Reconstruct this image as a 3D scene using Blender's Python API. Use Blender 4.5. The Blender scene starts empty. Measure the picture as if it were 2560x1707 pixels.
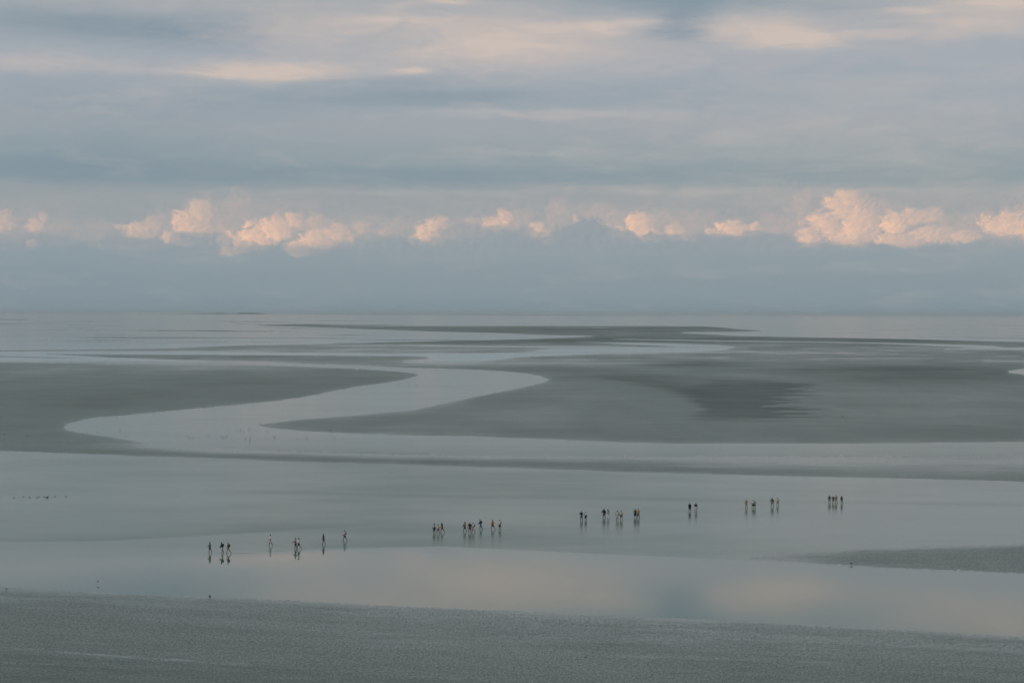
import bpy, bmesh, math, random
import numpy as np
from mathutils import Vector, Matrix, Euler

random.seed(7)
RNG = np.random.default_rng(11)
scene = bpy.context.scene
COL = scene.collection
R = math.radians

# ------------------------------------------------------------------ camera
CAM_H = 40.0
LENS = 70.0
FPX = 2560 * LENS / 36.0            # focal length measured in photograph pixels
HORIZON = 784.0
PITCH = math.atan((853.5 - HORIZON) / FPX)
ROLL = R(0.18)
cam_data = bpy.data.cameras.new("camera")
cam_data.lens = LENS
cam_data.sensor_width = 36.0
cam_data.clip_start = 0.5
cam_data.clip_end = 400000.0
cam = bpy.data.objects.new("camera", cam_data)
COL.objects.link(cam)
cam.location = (0, 0, CAM_H)
CAM_ROT = Euler((math.pi / 2 - PITCH, 0, 0)).to_matrix() @ Matrix.Rotation(ROLL, 3, 'Z')
cam.rotation_euler = CAM_ROT.to_euler()
scene.camera = cam
CR = np.array(CAM_ROT)

def ray(px, py):
    """world direction seen at a place of the survey picture"""
    d = CAM_ROT @ Vector(((px - 1280) / FPX, (853.5 - py) / FPX, -1.0))
    return d.normalized()

def ground(px, py, z=0.0):
    d = ray(px, py)
    t = (z - CAM_H) / d.z
    return Vector((d.x * t, d.y * t, z))

def ground_np(px, py):
    a = np.stack([(px - 1280) / FPX, (853.5 - py) / FPX, -np.ones_like(px)], -1)
    d = a @ CR.T
    t = -CAM_H / d[..., 2]
    return d[..., 0] * t, d[..., 1] * t

def azel(px, py):
    d = ray(px, py)
    return math.atan2(d.x, d.y), math.asin(d.z)

# ------------------------------------------------------------------ render settings
scene.view_settings.view_transform = 'Standard'
scene.view_settings.look = 'None'
scene.view_settings.gamma = 1.0
scene.view_settings.exposure = 0.0
scene.view_settings.use_curve_mapping = False
scene.render.engine = 'CYCLES'
scene.cycles.max_bounces = 4
scene.cycles.diffuse_bounces = 1
scene.cycles.glossy_bounces = 2
scene.cycles.volume_bounces = 2
scene.cycles.use_denoising = True
scene.cycles.denoiser = 'OPENIMAGEDENOISE'
scene.cycles.denoising_input_passes = 'RGB_ALBEDO_NORMAL'
scene.cycles.denoising_prefilter = 'ACCURATE'
scene.cycles.use_adaptive_sampling = True
scene.cycles.adaptive_threshold = 0.012
scene.cycles.adaptive_min_samples = 12
scene.cycles.sample_clamp_indirect = 4.0

def lin(c):
    def f(v):
        v /= 255.0
        return v / 12.92 if v <= 0.04045 else ((v + 0.055) / 1.055) ** 2.4
    return tuple(f(v) for v in c)

# ------------------------------------------------------------------ sky
SUN_EL, SUN_AZ = R(3.5), R(-112)     # low sun, behind and to the left of the camera (azimuth from +Y, clockwise positive)
world = bpy.data.worlds.new("World")
scene.world = world
world.use_nodes = True
wt = world.node_tree
wt.nodes.clear()

class NB:
    """small helper to write node networks as expressions"""
    def __init__(self, tree):
        self.t = tree
    def n(self, typ, **kw):
        nd = self.t.nodes.new(typ)
        for k, v in kw.items():
            setattr(nd, k, v)
        return nd
    def put(self, sock, v):
        if v is None:
            return
        if isinstance(v, bpy.types.NodeSocket):
            self.t.links.new(v, sock)
        else:
            sock.default_value = v
    def m(self, op, a, b=None, c=None, clamp=False):
        nd = self.n('ShaderNodeMath', operation=op, use_clamp=clamp)
        for i, v in enumerate((a, b, c)):
            if v is not None:
                self.put(nd.inputs[i], v)
        return nd.outputs[0]
    def v(self, op, a, b=None, c=None):
        nd = self.n('ShaderNodeVectorMath', operation=op)
        for i, x in enumerate((a, b, c)):
            if x is not None:
                self.put(nd.inputs[i], x)
        return nd.outputs['Value'] if op in ('LENGTH', 'DOT_PRODUCT') else nd.outputs[0]
    def noise(self, vec, scale, detail=4, rough=0.55, dist=0.0, out='Fac'):
        nd = self.n('ShaderNodeTexNoise')
        self.put(nd.inputs['Vector'], vec)
        nd.inputs['Scale'].default_value = scale
        nd.inputs['Detail'].default_value = detail
        nd.inputs['Roughness'].default_value = rough
        nd.inputs['Distortion'].default_value = dist
        return nd.outputs[out]
    def mix(self, fac, a, b):
        nd = self.n('ShaderNodeMix', data_type='RGBA')
        self.put(nd.inputs[0], fac)
        for s, v in ((nd.inputs[6], a), (nd.inputs[7], b)):
            if isinstance(v, (tuple, list)) and len(v) == 3:
                v = (*v, 1)
            self.put(s, v)
        return nd.outputs[2]
    def maprange(self, x, a, b, c=0.0, d=1.0, smooth=True):
        nd = self.n('ShaderNodeMapRange', interpolation_type='SMOOTHSTEP' if smooth else 'LINEAR')
        for i, v in enumerate((x, a, b, c, d)):
            self.put(nd.inputs[i], v)
        return nd.outputs[0]

def build_sky():
    nb = NB(wt)
    m, v = nb.m, nb.v
    tc = nb.n('ShaderNodeTexCoord')
    D = v('NORMALIZE', tc.outputs['Generated'])
    sep = nb.n('ShaderNodeSeparateXYZ'); nb.put(sep.inputs[0], D)
    X, Y, Z = sep.outputs
    az = m('ARCTAN2', X, Y)
    el = m('ARCSINE', Z)
    def comb(a, b, c=0.0):
        nd = nb.n('ShaderNodeCombineXYZ')
        for i, q in enumerate((a, b, c)):
            nb.put(nd.inputs[i], q)
        return nd.outputs[0]
    # stretched coordinates: clouds seen low over the horizon are long and flat
    flat = v('MULTIPLY', D, (5.0, 5.0, 34.0))
    flat2 = v('MULTIPLY', D, (14.0, 14.0, 120.0))
    n1 = nb.noise(flat, 1.0, 4, 0.55, 0.4, 'Color')
    n2 = nb.noise(flat2, 1.0, 5, 0.6, 0.6, 'Color')
    w1 = v('MULTIPLY', v('SUBTRACT', n1, (.5, .5, .5)), (0.032, 0.006, 0.0))
    w2 = v('MULTIPLY', v('SUBTRACT', n2, (.5, .5, .5)), (0.030, 0.006, 0.0))
    p0 = comb(az, el)
    n3 = nb.noise(v('MULTIPLY', D, (42.0, 42.0, 190.0)), 1.0, 6, 0.62, 0.5, 'Color')
    w3 = v('MULTIPLY', v('SUBTRACT', n3, (.5, .5, .5)), (0.020, 0.0052, 0.0))
    p = v('ADD', v('ADD', v('ADD', p0, w1), w2), w3)
    mott = nb.noise(v('MULTIPLY', v('ADD', D, w3), (24.0, 24.0, 95.0)), 1.0, 6, 0.66, 0.8)
    mottle = m('MULTIPLY_ADD', m('SUBTRACT', mott, 0.5), 1.7, 1.0)      # about 0.5 .. 1.5
    px = 1.0 / FPX

    # base colour by elevation, all round the compass
    ramp = nb.n('ShaderNodeValToRGB')
    cr = ramp.color_ramp
    cr.interpolation = 'EASE'
    stops = [(0.0, (131, 149, 159)), (0.012, (139, 155, 163)), (0.032, (146, 160, 168)), (0.046, (154, 163, 168)),
             (0.060, (159, 165, 169)), (0.068, (146, 160, 167)), (0.080, (152, 164, 171)), (0.092, (162, 169, 176)), (0.105, (164, 172, 180)),
             (0.125, (166, 173, 182)), (0.150, (172, 175, 180)), (0.19, (164, 172, 177)), (0.27, (150, 162, 169)), (1.0, (134, 150, 161))]
    while len(cr.elements) < len(stops):
        cr.elements.new(0.5)
    for e, (pos, c) in zip(cr.elements, stops):
        e.position = pos
        e.color = (*lin(c), 1)
    esep = nb.n('ShaderNodeSeparateXYZ'); nb.put(esep.inputs[0], p)
    elw = m('MULTIPLY_ADD', m('SUBTRACT', esep.outputs[1], el), 0.6, el)
    nb.put(ramp.inputs[0], m('MAXIMUM', elw, 0.0))
    col = ramp.outputs[0]

    def blobs(lst, acc):
        for (cx, cy, rx, ry, amp) in lst:
            a, e = azel(cx, cy)
            s = (1 / (rx * px), 1 / (ry * px), 0)
            q = v('MULTIPLY_ADD', p, s, (-a * s[0], -e * s[1], 0))
            r2 = v('DOT_PRODUCT', q, q)
            g = m('POWER', 0.3679, r2)
            acc = m('MULTIPLY_ADD', g, amp, acc)
        return acc

    # broad unevenness everywhere
    nsoft = nb.noise(v('MULTIPLY', D, (3.0, 3.0, 16.0)), 1.0, 3, 0.5)
    streak = nb.noise(flat2, 1.0, 5, 0.62, 0.3)
    dark0 = m('MULTIPLY_ADD', nsoft, 0.25, -0.14)
    warm0 = m('MULTIPLY_ADD', streak, 0.42, -0.22)
    def tint(c, dk, wm):
        wm = m('ADD', m('MULTIPLY', wm, mottle), m('MULTIPLY', m('SUBTRACT', mott, 0.50), 0.44))
        dk = m('ADD', m('MULTIPLY', dk, m('MULTIPLY_ADD', mottle, -0.4, 1.4)), m('MULTIPLY', m('SUBTRACT', 0.5, mott), 0.20))
        c = nb.mix(m('MULTIPLY', m('MAXIMUM', dk, 0.0, clamp=True), 0.82), c, lin((126, 147, 162)))
        return nb.mix(m('MULTIPLY', m('MAXIMUM', wm, 0.0, clamp=True), 0.95), c, lin((209, 194, 186)))
    col_wide = tint(col, dark0, warm0)
    dark = blobs([(230, 62, 330, 42, .75), (480, 90, 180, 30, .45), (60, 40, 160, 40, .2), (1724, 62, 62, 44, .85), (1700, -2, 270, 34, .75),
                  (120, 415, 330, 55, .55), (620, 440, 520, 38, .45), (1080, 250, 330, 26, .55), (620, 255, 260, 34, .3),
                  (300, 330, 420, 90, .35), (1240, 445, 420, 26, .4), (1650, 235, 300, 40, .2), (60, 230, 260, 60, .2),
                  (640, 25, 220, 25, .15), (1180, 195, 160, 22, .25), (2090, 175, 300, 22, .12), (60, 690, 500, 70, .25)],
                 dark0)
    warm = blobs([(90, 160, 150, 22, .45), (660, 180, 180, 24, .95), (560, 186, 260, 14, .35), (830, 165, 120, 16, .3), (1042, 178, 44, 8, .8),
                  (800, 82, 240, 60, .35), (1030, 52, 130, 12, .6), (985, 22, 40, 26, .35), (1100, 3, 70, 9, .8), (1250, 90, 200, 50, .55),
                  (1300, 120, 130, 40, .3), (1160, 130, 260, 70, .35), (1540, 65, 110, 16, .85), (1480, 78, 140, 20, .4), (1905, 75, 130, 38, .75),
                  (2000, 104, 110, 20, .8), (2120, 82, 160, 14, .4), (2290, 30, 110, 7, .7), (2500, 3, 150, 14, .75), (2350, 50, 220, 14, .35), (2230, 88, 230, 18, .35), (2460, 62, 200, 22, .4), (2540, 20, 120, 30, .3),
                  (1380, 285, 300, 13, .35), (1300, 384, 260, 12, .25), (330, 246, 170, 22, .22), (1600, 140, 280, 50, .25),
                  (2200, 330, 450, 170, .16), (1750, 335, 200, 40, .12), (1900, 478, 700, 10, .2), (900, 480, 500, 12, .12)],
                 warm0)
    col = tint(col, dark, warm)
    gap = blobs([(1722, 50, 66, 38, .60), (1700, -4, 250, 26, .65), (1660, 92, 60, 14, .3), (2100, 20, 120, 18, .3), (1060, 232, 260, 20, .35), (1010, 205, 120, 10, .3)], 0.0)
    gap = m('MULTIPLY', gap, m('MULTIPLY_ADD', mottle, -0.3, 1.3), clamp=True)
    col = nb.mix(gap, col, lin((134, 152, 166)))
    col_front = col
    # ---- the band of evening cumulus far out over the sea
    bil1 = nb.n('ShaderNodeTexVoronoi', feature='SMOOTH_F1'); bil1.inputs['Smoothness'].default_value = 0.35
    pw = v('ADD', p0, v('MULTIPLY', v('SUBTRACT', nb.noise(v('MULTIPLY', p0, (90, 120, 0)), 1.0, 3, 0.6, 0.0, 'Color'), (.5, .5, .5)), (.012, .007, 0)))
    nb.put(bil1.inputs['Vector'], v('MULTIPLY', pw, (1, 1.25, 0))); bil1.inputs['Scale'].default_value = 120.0
    bil2 = nb.n('ShaderNodeTexVoronoi', feature='SMOOTH_F1'); bil2.inputs['Smoothness'].default_value = 0.3
    nb.put(bil2.inputs['Vector'], v('MULTIPLY', pw, (1, 1.25, 0))); bil2.inputs['Scale'].default_value = 300.0
    fine = nb.noise(v('MULTIPLY', p0, (1, 1.2, 0)), 520.0, 5, 0.65)
    bump = m('ADD', m('MULTIPLY', bil1.outputs['Distance'], -0.55), m('MULTIPLY', bil2.outputs['Distance'], -0.30))
    mid = nb.noise(v('MULTIPLY', pw, (1, 1.2, 0)), 115.0, 8, 0.66, 0.6)
    bump = m('MULTIPLY_ADD', fine, 0.55, m('MULTIPLY', bump, 0.45))
    bump = m('MULTIPLY_ADD', mid, 1.25, m('SUBTRACT', bump, 0.70))
    edge = m('ADD', bump, 0.13)
    # light comes from the lower left: compare the billows with themselves a little way off
    sh = nb.noise(v('MULTIPLY', v('ADD', pw, (-.0016, .0004, 0)), (1, 1.2, 0)), 260.0, 4, 0.6)
    sh0 = nb.noise(v('MULTIPLY', pw, (1, 1.2, 0)), 260.0, 4, 0.6)
    relief = m('MULTIPLY', m('SUBTRACT', sh0, sh), 2.2)
    pc = v('ADD', p0, v('MULTIPLY', v('SUBTRACT', n2, (.5, .5, .5)), (.006, .002, 0)))
    pc = v('ADD', pc, v('MULTIPLY', v('SUBTRACT', pw, p0), (.5, .5, 0)))
    def puffs(lst, soft, side=None, rag=1.5):
        acc = 0.0
        for (cx, cy, rx, ry, amp) in lst:
            a, e = azel(cx, cy)
            s = (0.86 / (rx * px), 0.86 / (ry * px), 0)
            q = v('MULTIPLY_ADD', pc, s, (-a * s[0], -e * s[1], 0))
            r = v('LENGTH', q)
            g = m('MULTIPLY_ADD', r, -soft, m('MULTIPLY_ADD', edge, soft * rag, soft * 1.0), clamp=True)
            if side:      # sun on the one flank, the other dissolving into the haze
                g = m('MULTIPLY', g, m('ADD', v('DOT_PRODUCT', q, side), 0.78, clamp=True))
            acc = m('MAXIMUM', m('MULTIPLY', g, amp), acc)
        return acc
    # faint, half-dissolved cloud behind, then the brightly lit heads, then the grey bank in front
    veil = puffs([(560, 560, 190, 62, .5), (330, 590, 160, 40, .35), (840, 590, 160, 60, .45), (1330, 560, 220, 50, .45), (1560, 560, 150, 52, .5),
                  (2040, 570, 210, 95, .45), (2300, 570, 200, 62, .5), (2540, 570, 120, 70, .5), (1760, 560, 180, 50, .4), (1100, 580, 160, 45, .4),
                  (590, 520, 50, 40, .55), (1395, 530, 30, 34, .5), (2012, 515, 26, 50, .5), (1680, 555, 60, 40, .4), (60, 560, 120, 50, .35),
                  (2480, 500, 60, 14, .25), (1920, 545, 120, 36, .35), (700, 555, 150, 60, .5), (450, 570, 110, 50, .45), (1200, 565, 120, 50, .45), (1450, 540, 160, 36, .35), (2200, 555, 150, 60, .5), (2420, 560, 110, 50, .45), (200, 580, 150, 34, .4), (30, 580, 100, 40, .4), (940, 570, 110, 40, .45), (1020, 560, 60, 34, .4), (1500, 545, 60, 40, .5), (1640, 550, 90, 44, .5), (1960, 570, 80, 44, .5)], 1.2, None, 1.2)
    lit = puffs([(8, 556, 30, 26, .62), (92, 563, 24, 18, .62), (112, 540, 12, 14, .5), (80, 613, 18, 9, .65), (355, 573, 46, 17, .75), (375, 562, 24, 16, .6),
                 (300, 568, 18, 9, .5), (480, 553, 44, 34, .8), (500, 530, 32, 26, .75), (425, 592, 22, 14, .85), (510, 575, 50, 18, .6), (470, 608, 30, 10, .45),
                 (590, 610, 50, 28, .95), (650, 585, 50, 30, 1.0), (690, 572, 42, 28, 1.0), (740, 545, 22, 18, .75), (655, 622, 30, 14, .6),
                 (760, 620, 48, 24, .85), (800, 598, 46, 28, .85), (845, 580, 34, 20, .7), (800, 556, 40, 20, .5), (870, 590, 14, 24, .6), (900, 570, 22, 14, .5),
                 (350, 620, 60, 9, .5), (270, 618, 40, 7, .35),
                 (1075, 585, 40, 28, .85), (1095, 565, 30, 22, .8), (1130, 580, 30, 22, .45), (1040, 600, 22, 10, .6), (970, 582, 26, 10, .4), (1180, 555, 18, 10, .45),
                 (1240, 557, 30, 20, .85), (1260, 543, 20, 18, .8), (1350, 578, 24, 22, .85), (1372, 590, 26, 20, .6), (1440, 555, 10, 18, .7),
                 (1600, 566, 34, 32, 1.0), (1625, 585, 40, 22, .8), (1560, 580, 34, 18, .7), (1690, 575, 30, 22, .7), (1725, 592, 26, 10, .85),
                 (1830, 570, 34, 20, .95), (1860, 578, 50, 16, .8), (1790, 582, 34, 12, .75), (1882, 565, 14, 12, .8),
                 (2025, 590, 34, 24, .95), (2070, 560, 46, 32, .95), (2110, 515, 42, 36, .9), (2125, 495, 28, 20, .8), (2150, 560, 50, 40, .95), (2140, 530, 50, 36, .75),
                 (2130, 590, 70, 22, .85), (2170, 535, 18, 26, .6), (2240, 556, 34, 26, 1.0), (2290, 540, 34, 20, .75), (2330, 532, 26, 16, .6), (2260, 600, 70, 16, .8),
                 (2350, 585, 60, 20, .7), (2420, 590, 40, 14, .7), (2500, 560, 40, 26, .9), (2540, 556, 44, 32, .85), (2590, 560, 50, 36, .8), (150, 575, 40, 14, .2), (215, 590, 36, 12, .2), (255, 575, 34, 16, .2), (420, 560, 30, 24, .2), (560, 560, 50, 40, .25), (590, 535, 40, 36, .2), (880, 600, 40, 16, .25), (930, 590, 40, 14, .25), (1000, 572, 40, 22, .25), (1170, 575, 50, 22, .25), (1210, 565, 34, 18, .29), (1300, 560, 40, 26, .29), (1400, 545, 40, 34, .25), (1500, 540, 44, 26, .29), (1545, 552, 34, 30, .29), (1660, 560, 44, 30, .29), (1740, 560, 44, 28, .25), (1930, 560, 44, 26, .29), (1975, 548, 40, 34, .25), (2010, 520, 26, 36, .29), (2210, 540, 40, 34, .36), (2390, 560, 50, 30, .29), (2440, 560, 40, 26, .29), (2470, 545, 30, 18, .25)], 2.2, (-.34, -.12, 0), 1.3)
    bank = puffs([(1470, 580, 44, 32, 1.0), (1440, 600, 60, 28, .9), (1520, 600, 60, 24, .9), (1300, 600, 60, 24, .75), (1230, 592, 50, 22, .7), (1160, 590, 60, 24, .6),
                  (1620, 612, 120, 22, .85), (1380, 620, 200, 26, .9), (1800, 610, 150, 20, .85), (1560, 596, 40, 20, .8), (1750, 604, 60, 18, .8), (1900, 606, 80, 20, .75),
                  (1130, 625, 170, 26, .8), (520, 602, 46, 16, .75), (480, 596, 50, 14, .6), (960, 620, 90, 24, .6), (250, 600, 170, 22, .35), (2000, 622, 100, 14, .7)], 3.4)
    # flat base: everything melts into the grey-blue air lower down
    baseline = nb.maprange(m('ADD', el, m('MULTIPLY', m('SUBTRACT', fine, 0.5), 0.004)), azel(1280, 641)[1], azel(1280, 596)[1])
    litv = m('MULTIPLY', lit, m('MAXIMUM', baseline, m('MULTIPLY', lit, 0.35)))
    veilc = nb.mix(m('ADD', m('MULTIPLY', relief, .8), .5, clamp=True), lin((166, 168, 171)), lin((198, 180, 178)))
    col = nb.mix(m('MULTIPLY', m('MULTIPLY', veil, 0.95), baseline), col, veilc)
    shade = m('ADD', m('MULTIPLY', relief, 0.75), m('MULTIPLY_ADD', bump, 0.5, m('MULTIPLY_ADD', lit, 1.05, -0.18)), clamp=True)
    litc = nb.mix(shade, lin((202, 182, 175)), lin((240, 200, 175)))
    col = nb.mix(m('MULTIPLY', litv, 0.98, clamp=True), col, litc)
    bankc = nb.mix(m('MULTIPLY_ADD', relief, .6, .4, clamp=True), lin((143, 158, 167)), lin((158, 166, 172)))
    col = nb.mix(m('MULTIPLY', bank, 0.9), col, bankc)

    # clear twilight air behind the cloud sheet
    sky = nb.n('ShaderNodeTexSky', sky_type='NISHITA')
    sky.sun_disc = False
    sky.sun_elevation = SUN_EL
    sky.sun_rotation = SUN_AZ
    sky.altitude = 40
    air = v('SCALE', sky.outputs[0]); 
    air.node.inputs['Scale'].default_value = 0.10
    def background(c):
        bg = nb.n('ShaderNodeBackground')
        nb.put(bg.inputs[0], nb.mix(0.06, c, air))
        bg.inputs[1].default_value = 1.0
        return bg.outputs[0]
    def mixshader(f, a, b):
        nd = nb.n('ShaderNodeMixShader')
        nb.put(nd.inputs[0], f); nb.put(nd.inputs[1], a); nb.put(nd.inputs[2], b)
        return nd.outputs[0]
    # the cloud pictures are only worked out where those clouds are (saves time, changes nothing)
    aaz = m('ABSOLUTE', az)
    front = m('MULTIPLY', nb.maprange(aaz, 0.50, 0.42), nb.maprange(el, 0.30, 0.22))
    band = m('MULTIPLY', nb.maprange(aaz, 0.40, 0.36), m('MULTIPLY', nb.maprange(el, 0.082, 0.074), nb.maprange(el, 0.012, 0.020)))
    inner = mixshader(band, background(col_front), background(col))
    surf = mixshader(front, background(col_wide), inner)
    out = nb.n('ShaderNodeOutputWorld')
    wt.links.new(surf, out.inputs[0])

build_sky()
world.cycles.sampling_method = 'NONE'

sun_d = bpy.data.lights.new("sun", 'SUN')
sun_d.energy = 0.8
sun_d.angle = R(10)
sun_d.color = (1.0, 0.78, 0.6)
sun = bpy.data.objects.new("sun", sun_d)
COL.objects.link(sun)
sdir = Vector((math.sin(SUN_AZ) * math.cos(SUN_EL), math.cos(SUN_AZ) * math.cos(SUN_EL), math.sin(SUN_EL)))
sun.rotation_euler = (-sdir).to_track_quat('-Z', 'Y').to_euler()
sun.location = (-60, -40, 80)

# ------------------------------------------------------------------ materials of the ground
def new_mat(name):
    mt = bpy.data.materials.new(name)
    mt.use_nodes = True
    t = mt.node_tree
    b = t.nodes['Principled BSDF']
    return mt, NB(t), b

def attr(nb, name):
    a = nb.n('ShaderNodeAttribute', attribute_name=name)
    return a.outputs['Fac']

def mat_sand():
    mt, nb, b = new_mat("wet_tidal_sand")
    m, v = nb.m, nb.v
    geo = nb.n('ShaderNodeNewGeometry')
    P = geo.outputs['Position']
    wet = attr(nb, 'wet')
    speck = nb.noise(v('MULTIPLY', P, (4.2, 1.25, 0)), 1.0, 4, 0.7, 0.6)      # ripple troughs that keep a little water
    patch = nb.noise(v('MULTIPLY', P, (0.02, 0.006, 0)), 1.0, 5, 0.6, 0.6)
    streak = nb.noise(v('MULTIPLY', P, (0.006, 0.03, 0)), 1.0, 7, 0.68, 1.2)
    rill = nb.noise(v('MULTIPLY', P, (0.035, 0.16, 0)), 1.0, 6, 0.7, 1.6)
    w = m('ADD', wet, m('MULTIPLY', m('SUBTRACT', patch, 0.5), 0.55))
    w = m('ADD', w, m('MULTIPLY', m('SUBTRACT', streak, 0.5), 0.45))
    w = m('ADD', w, m('MULTIPLY', m('SUBTRACT', rill, 0.5), 0.55))
    trough = nb.maprange(m('ADD', speck, m('MULTIPLY_ADD', w, 0.22, -0.10)), 0.42, 0.60)
    wc = m('MAXIMUM', m('MULTIPLY', w, 0.9), 0.0, clamp=True)
    film = m('ADD', m('MULTIPLY', wc, 0.50), m('MULTIPLY', trough, m('MULTIPLY_ADD', wc, 0.40, 0.22)), clamp=True)
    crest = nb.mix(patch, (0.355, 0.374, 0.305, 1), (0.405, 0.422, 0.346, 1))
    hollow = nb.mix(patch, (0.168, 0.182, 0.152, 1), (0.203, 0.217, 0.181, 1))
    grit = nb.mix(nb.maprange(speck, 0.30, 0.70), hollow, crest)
    dark_mask = nb.maprange(w, 0.26, -0.62)                      # base colour goes darker where w is low
    nb.put(b.inputs['Base Color'], nb.mix(m('MULTIPLY', dark_mask, 0.97), grit, (0.108, 0.118, 0.106, 1)))
    nb.put(b.inputs['Roughness'], nb.maprange(film, 0.0, 1.0, 0.58, 0.15, smooth=False))
    nb.put(b.inputs['Specular IOR Level'], nb.maprange(film, 0.0, 1.0, 0.22, 0.5, smooth=False))
    b.inputs['IOR'].default_value = 1.38
    bp = nb.n('ShaderNodeBump')
    bp.inputs['Strength'].default_value = 0.9
    bp.inputs['Distance'].default_value = 0.05
    nb.put(bp.inputs['Height'], speck)
    nb.put(b.inputs['Normal'], bp.outputs[0])
    return mt

def mat_water():
    mt, nb, b = new_mat("shallow_tidal_water")
    m, v = nb.m, nb.v
    geo = nb.n('ShaderNodeNewGeometry')
    P = geo.outputs['Position']
    ruf = attr(nb, 'ruffle')
    breath = nb.noise(v('MULTIPLY', P, (0.012, 0.05, 0)), 1.0, 4, 0.6, 0.8)
    rr = m('ADD', ruf, m('MULTIPLY', m('SUBTRACT', breath, 0.5), m('MULTIPLY', ruf, 0.5)), clamp=True)
    silt = nb.noise(v('MULTIPLY', P, (0.01, 0.02, 0)), 1.0, 4, 0.55, 0.5)
    nb.put(b.inputs['Base Color'], nb.mix(silt, (0.132, 0.208, 0.146, 1), (0.157, 0.238, 0.171, 1)))
    nb.put(b.inputs['Roughness'], nb.maprange(rr, 0.0, 1.0, 0.05, 0.34, smooth=False))
    b.inputs['IOR'].default_value = 1.40
    wav = nb.noise(v('MULTIPLY', P, (0.5, 1.1, 0)), 1.0, 4, 0.6, 0.3)
    bp = nb.n('ShaderNodeBump')
    bp.inputs['Distance'].default_value = 0.02
    nb.put(bp.inputs['Strength'], m('MULTIPLY_ADD', rr, 0.16, 0.006))
    nb.put(bp.inputs['Height'], wav)
    nb.put(b.inputs['Normal'], bp.outputs[0])
    return mt

SAND = mat_sand()
WATER = mat_water()

# ------------------------------------------------------------------ smooth outline + distance helpers
def smooth(pts, n=5):
    """closed Catmull-Rom through the surveyed outline"""
    P = np.array(pts, float)
    k = len(P)
    out = []
    for i in range(k):
        p0, p1, p2, p3 = P[i - 1], P[i], P[(i + 1) % k], P[(i + 2) % k]
        # keep long or far-off-frame spans straight
        if max(abs(p2 - p1)) > 420 or min(p1[0], p2[0]) < -250 or max(p1[0], p2[0]) > 2820:
            out.append(p1)
            continue
        for j in range(n):
            t = j / n
            out.append(0.5 * (2 * p1 + (p2 - p0) * t + (2 * p0 - 5 * p1 + 4 * p2 - p3) * t * t + (3 * p1 - p0 - 3 * p2 + p3) * t ** 3))
    return np.array(out)

def signed(gx, gy, poly, reach=60):
    """signed distance (positive inside) of grid places to an outline; far places get -reach"""
    x0, y0 = poly.min(0) - reach
    x1, y1 = poly.max(0) + reach
    out = np.full(gx.shape, -float(reach))
    sel = (gx > x0) & (gx < x1) & (gy > y0) & (gy < y1)
    X, Y = gx[sel], gy[sel]
    best = np.full(X.shape, float(reach) ** 2)
    inside = np.zeros(X.shape, bool)
    k = len(poly)
    for i in range(k):
        ax, ay = poly[i]
        bx, by = poly[(i + 1) % k]
        # inside test
        if ay != by:
            c = ((ay > Y) != (by > Y))
            c &= X < (bx - ax) * (Y - ay) / (by - ay) + ax
            inside ^= c
        # distance, only near the edge
        near = (X > min(ax, bx) - reach) & (X < max(ax, bx) + reach) & (Y > min(ay, by) - reach) & (Y < max(ay, by) + reach)
        if near.any():
            xx, yy = X[near], Y[near]
            dx, dy = bx - ax, by - ay
            L = dx * dx + dy * dy + 1e-9
            t = np.clip(((xx - ax) * dx + (yy - ay) * dy) / L, 0, 1)
            d = (xx - ax - t * dx) ** 2 + (yy - ay - t * dy) ** 2
            b = best[near]
            best[near] = np.minimum(b, d)
    d = np.sqrt(best)
    out[sel] = np.where(inside, d, -d)
    return out

def vnoise(u, w, seed):
    """value noise on numpy arrays"""
    iu, iw = np.floor(u).astype(np.int64), np.floor(w).astype(np.int64)
    fu, fw = u - iu, w - iw
    fu, fw = fu * fu * (3 - 2 * fu), fw * fw * (3 - 2 * fw)
    def h(a, b):
        q = (a * 374761393 + b * 668265263 + seed * 974711) & 0x7fffffff
        q = ((q ^ (q >> 13)) * 1274126177) & 0x7fffffff
        return ((q ^ (q >> 16)) & 0xffff) / 65535.0
    return (h(iu, iw) * (1 - fu) + h(iu + 1, iw) * fu) * (1 - fw) + (h(iu, iw + 1) * (1 - fu) + h(iu + 1, iw + 1) * fu) * fw

def fbm(u, w, seed, octs=4):
    s, a, t = 0, 1.0, 0
    for o in range(octs):
        s = s + a * vnoise(u * 2 ** o, w * 2 ** o, seed + o)
        t += a
        a *= 0.55
    return s / t

# outlines of banks and channels, surveyed on the flat and laid down on the ground
BIG = [(-900, 897), (0, 903), (600, 906), (1000, 912), (1300, 930), (1400, 930), (3400, 930), (3400, 1232), (2560, 1203.8), (2260, 1196.7), (1933, 1189),
       (1606, 1181), (1280, 1170.5), (1088, 1164), (816, 1156.5), (544, 1147), (272, 1137), (0, 1126.5), (-900, 1092)]
FARSAND = [(640, 812.5), (770, 811.3), (900, 813.6), (1000, 814.7), (1480, 814.7), (1700, 814.7), (1790, 817.5), (1850, 823), (1912, 827), (1860, 829.5),
           (1770, 830), (1702, 831.6), (1775, 836), (1850, 840), (1966, 842), (2119, 845), (2272, 848), (2425, 852), (2560, 855), (3400, 868), (3400, 950),
           (1300, 950), (1260, 915), (1180, 904), (1068, 894), (1000, 886), (700, 881), (300, 879), (0, 878.8), (-300, 880), (-300, 878), (0, 876), (200, 873.5),
           (380, 871), (478, 868.5), (600, 864), (800, 860), (1030, 854), (1221, 850), (1370, 846), (1485, 840.4), (1340, 837), (1258, 833), (1106, 829), (950, 824), (800, 818.5)]
LENS_B = [(107, 884), (268, 885.5), (600, 887.2), (1068, 889.5), (1300, 900), (1320, 940), (1144, 921), (900, 912), (650, 903.6), (460, 900), (268, 893)]
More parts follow.
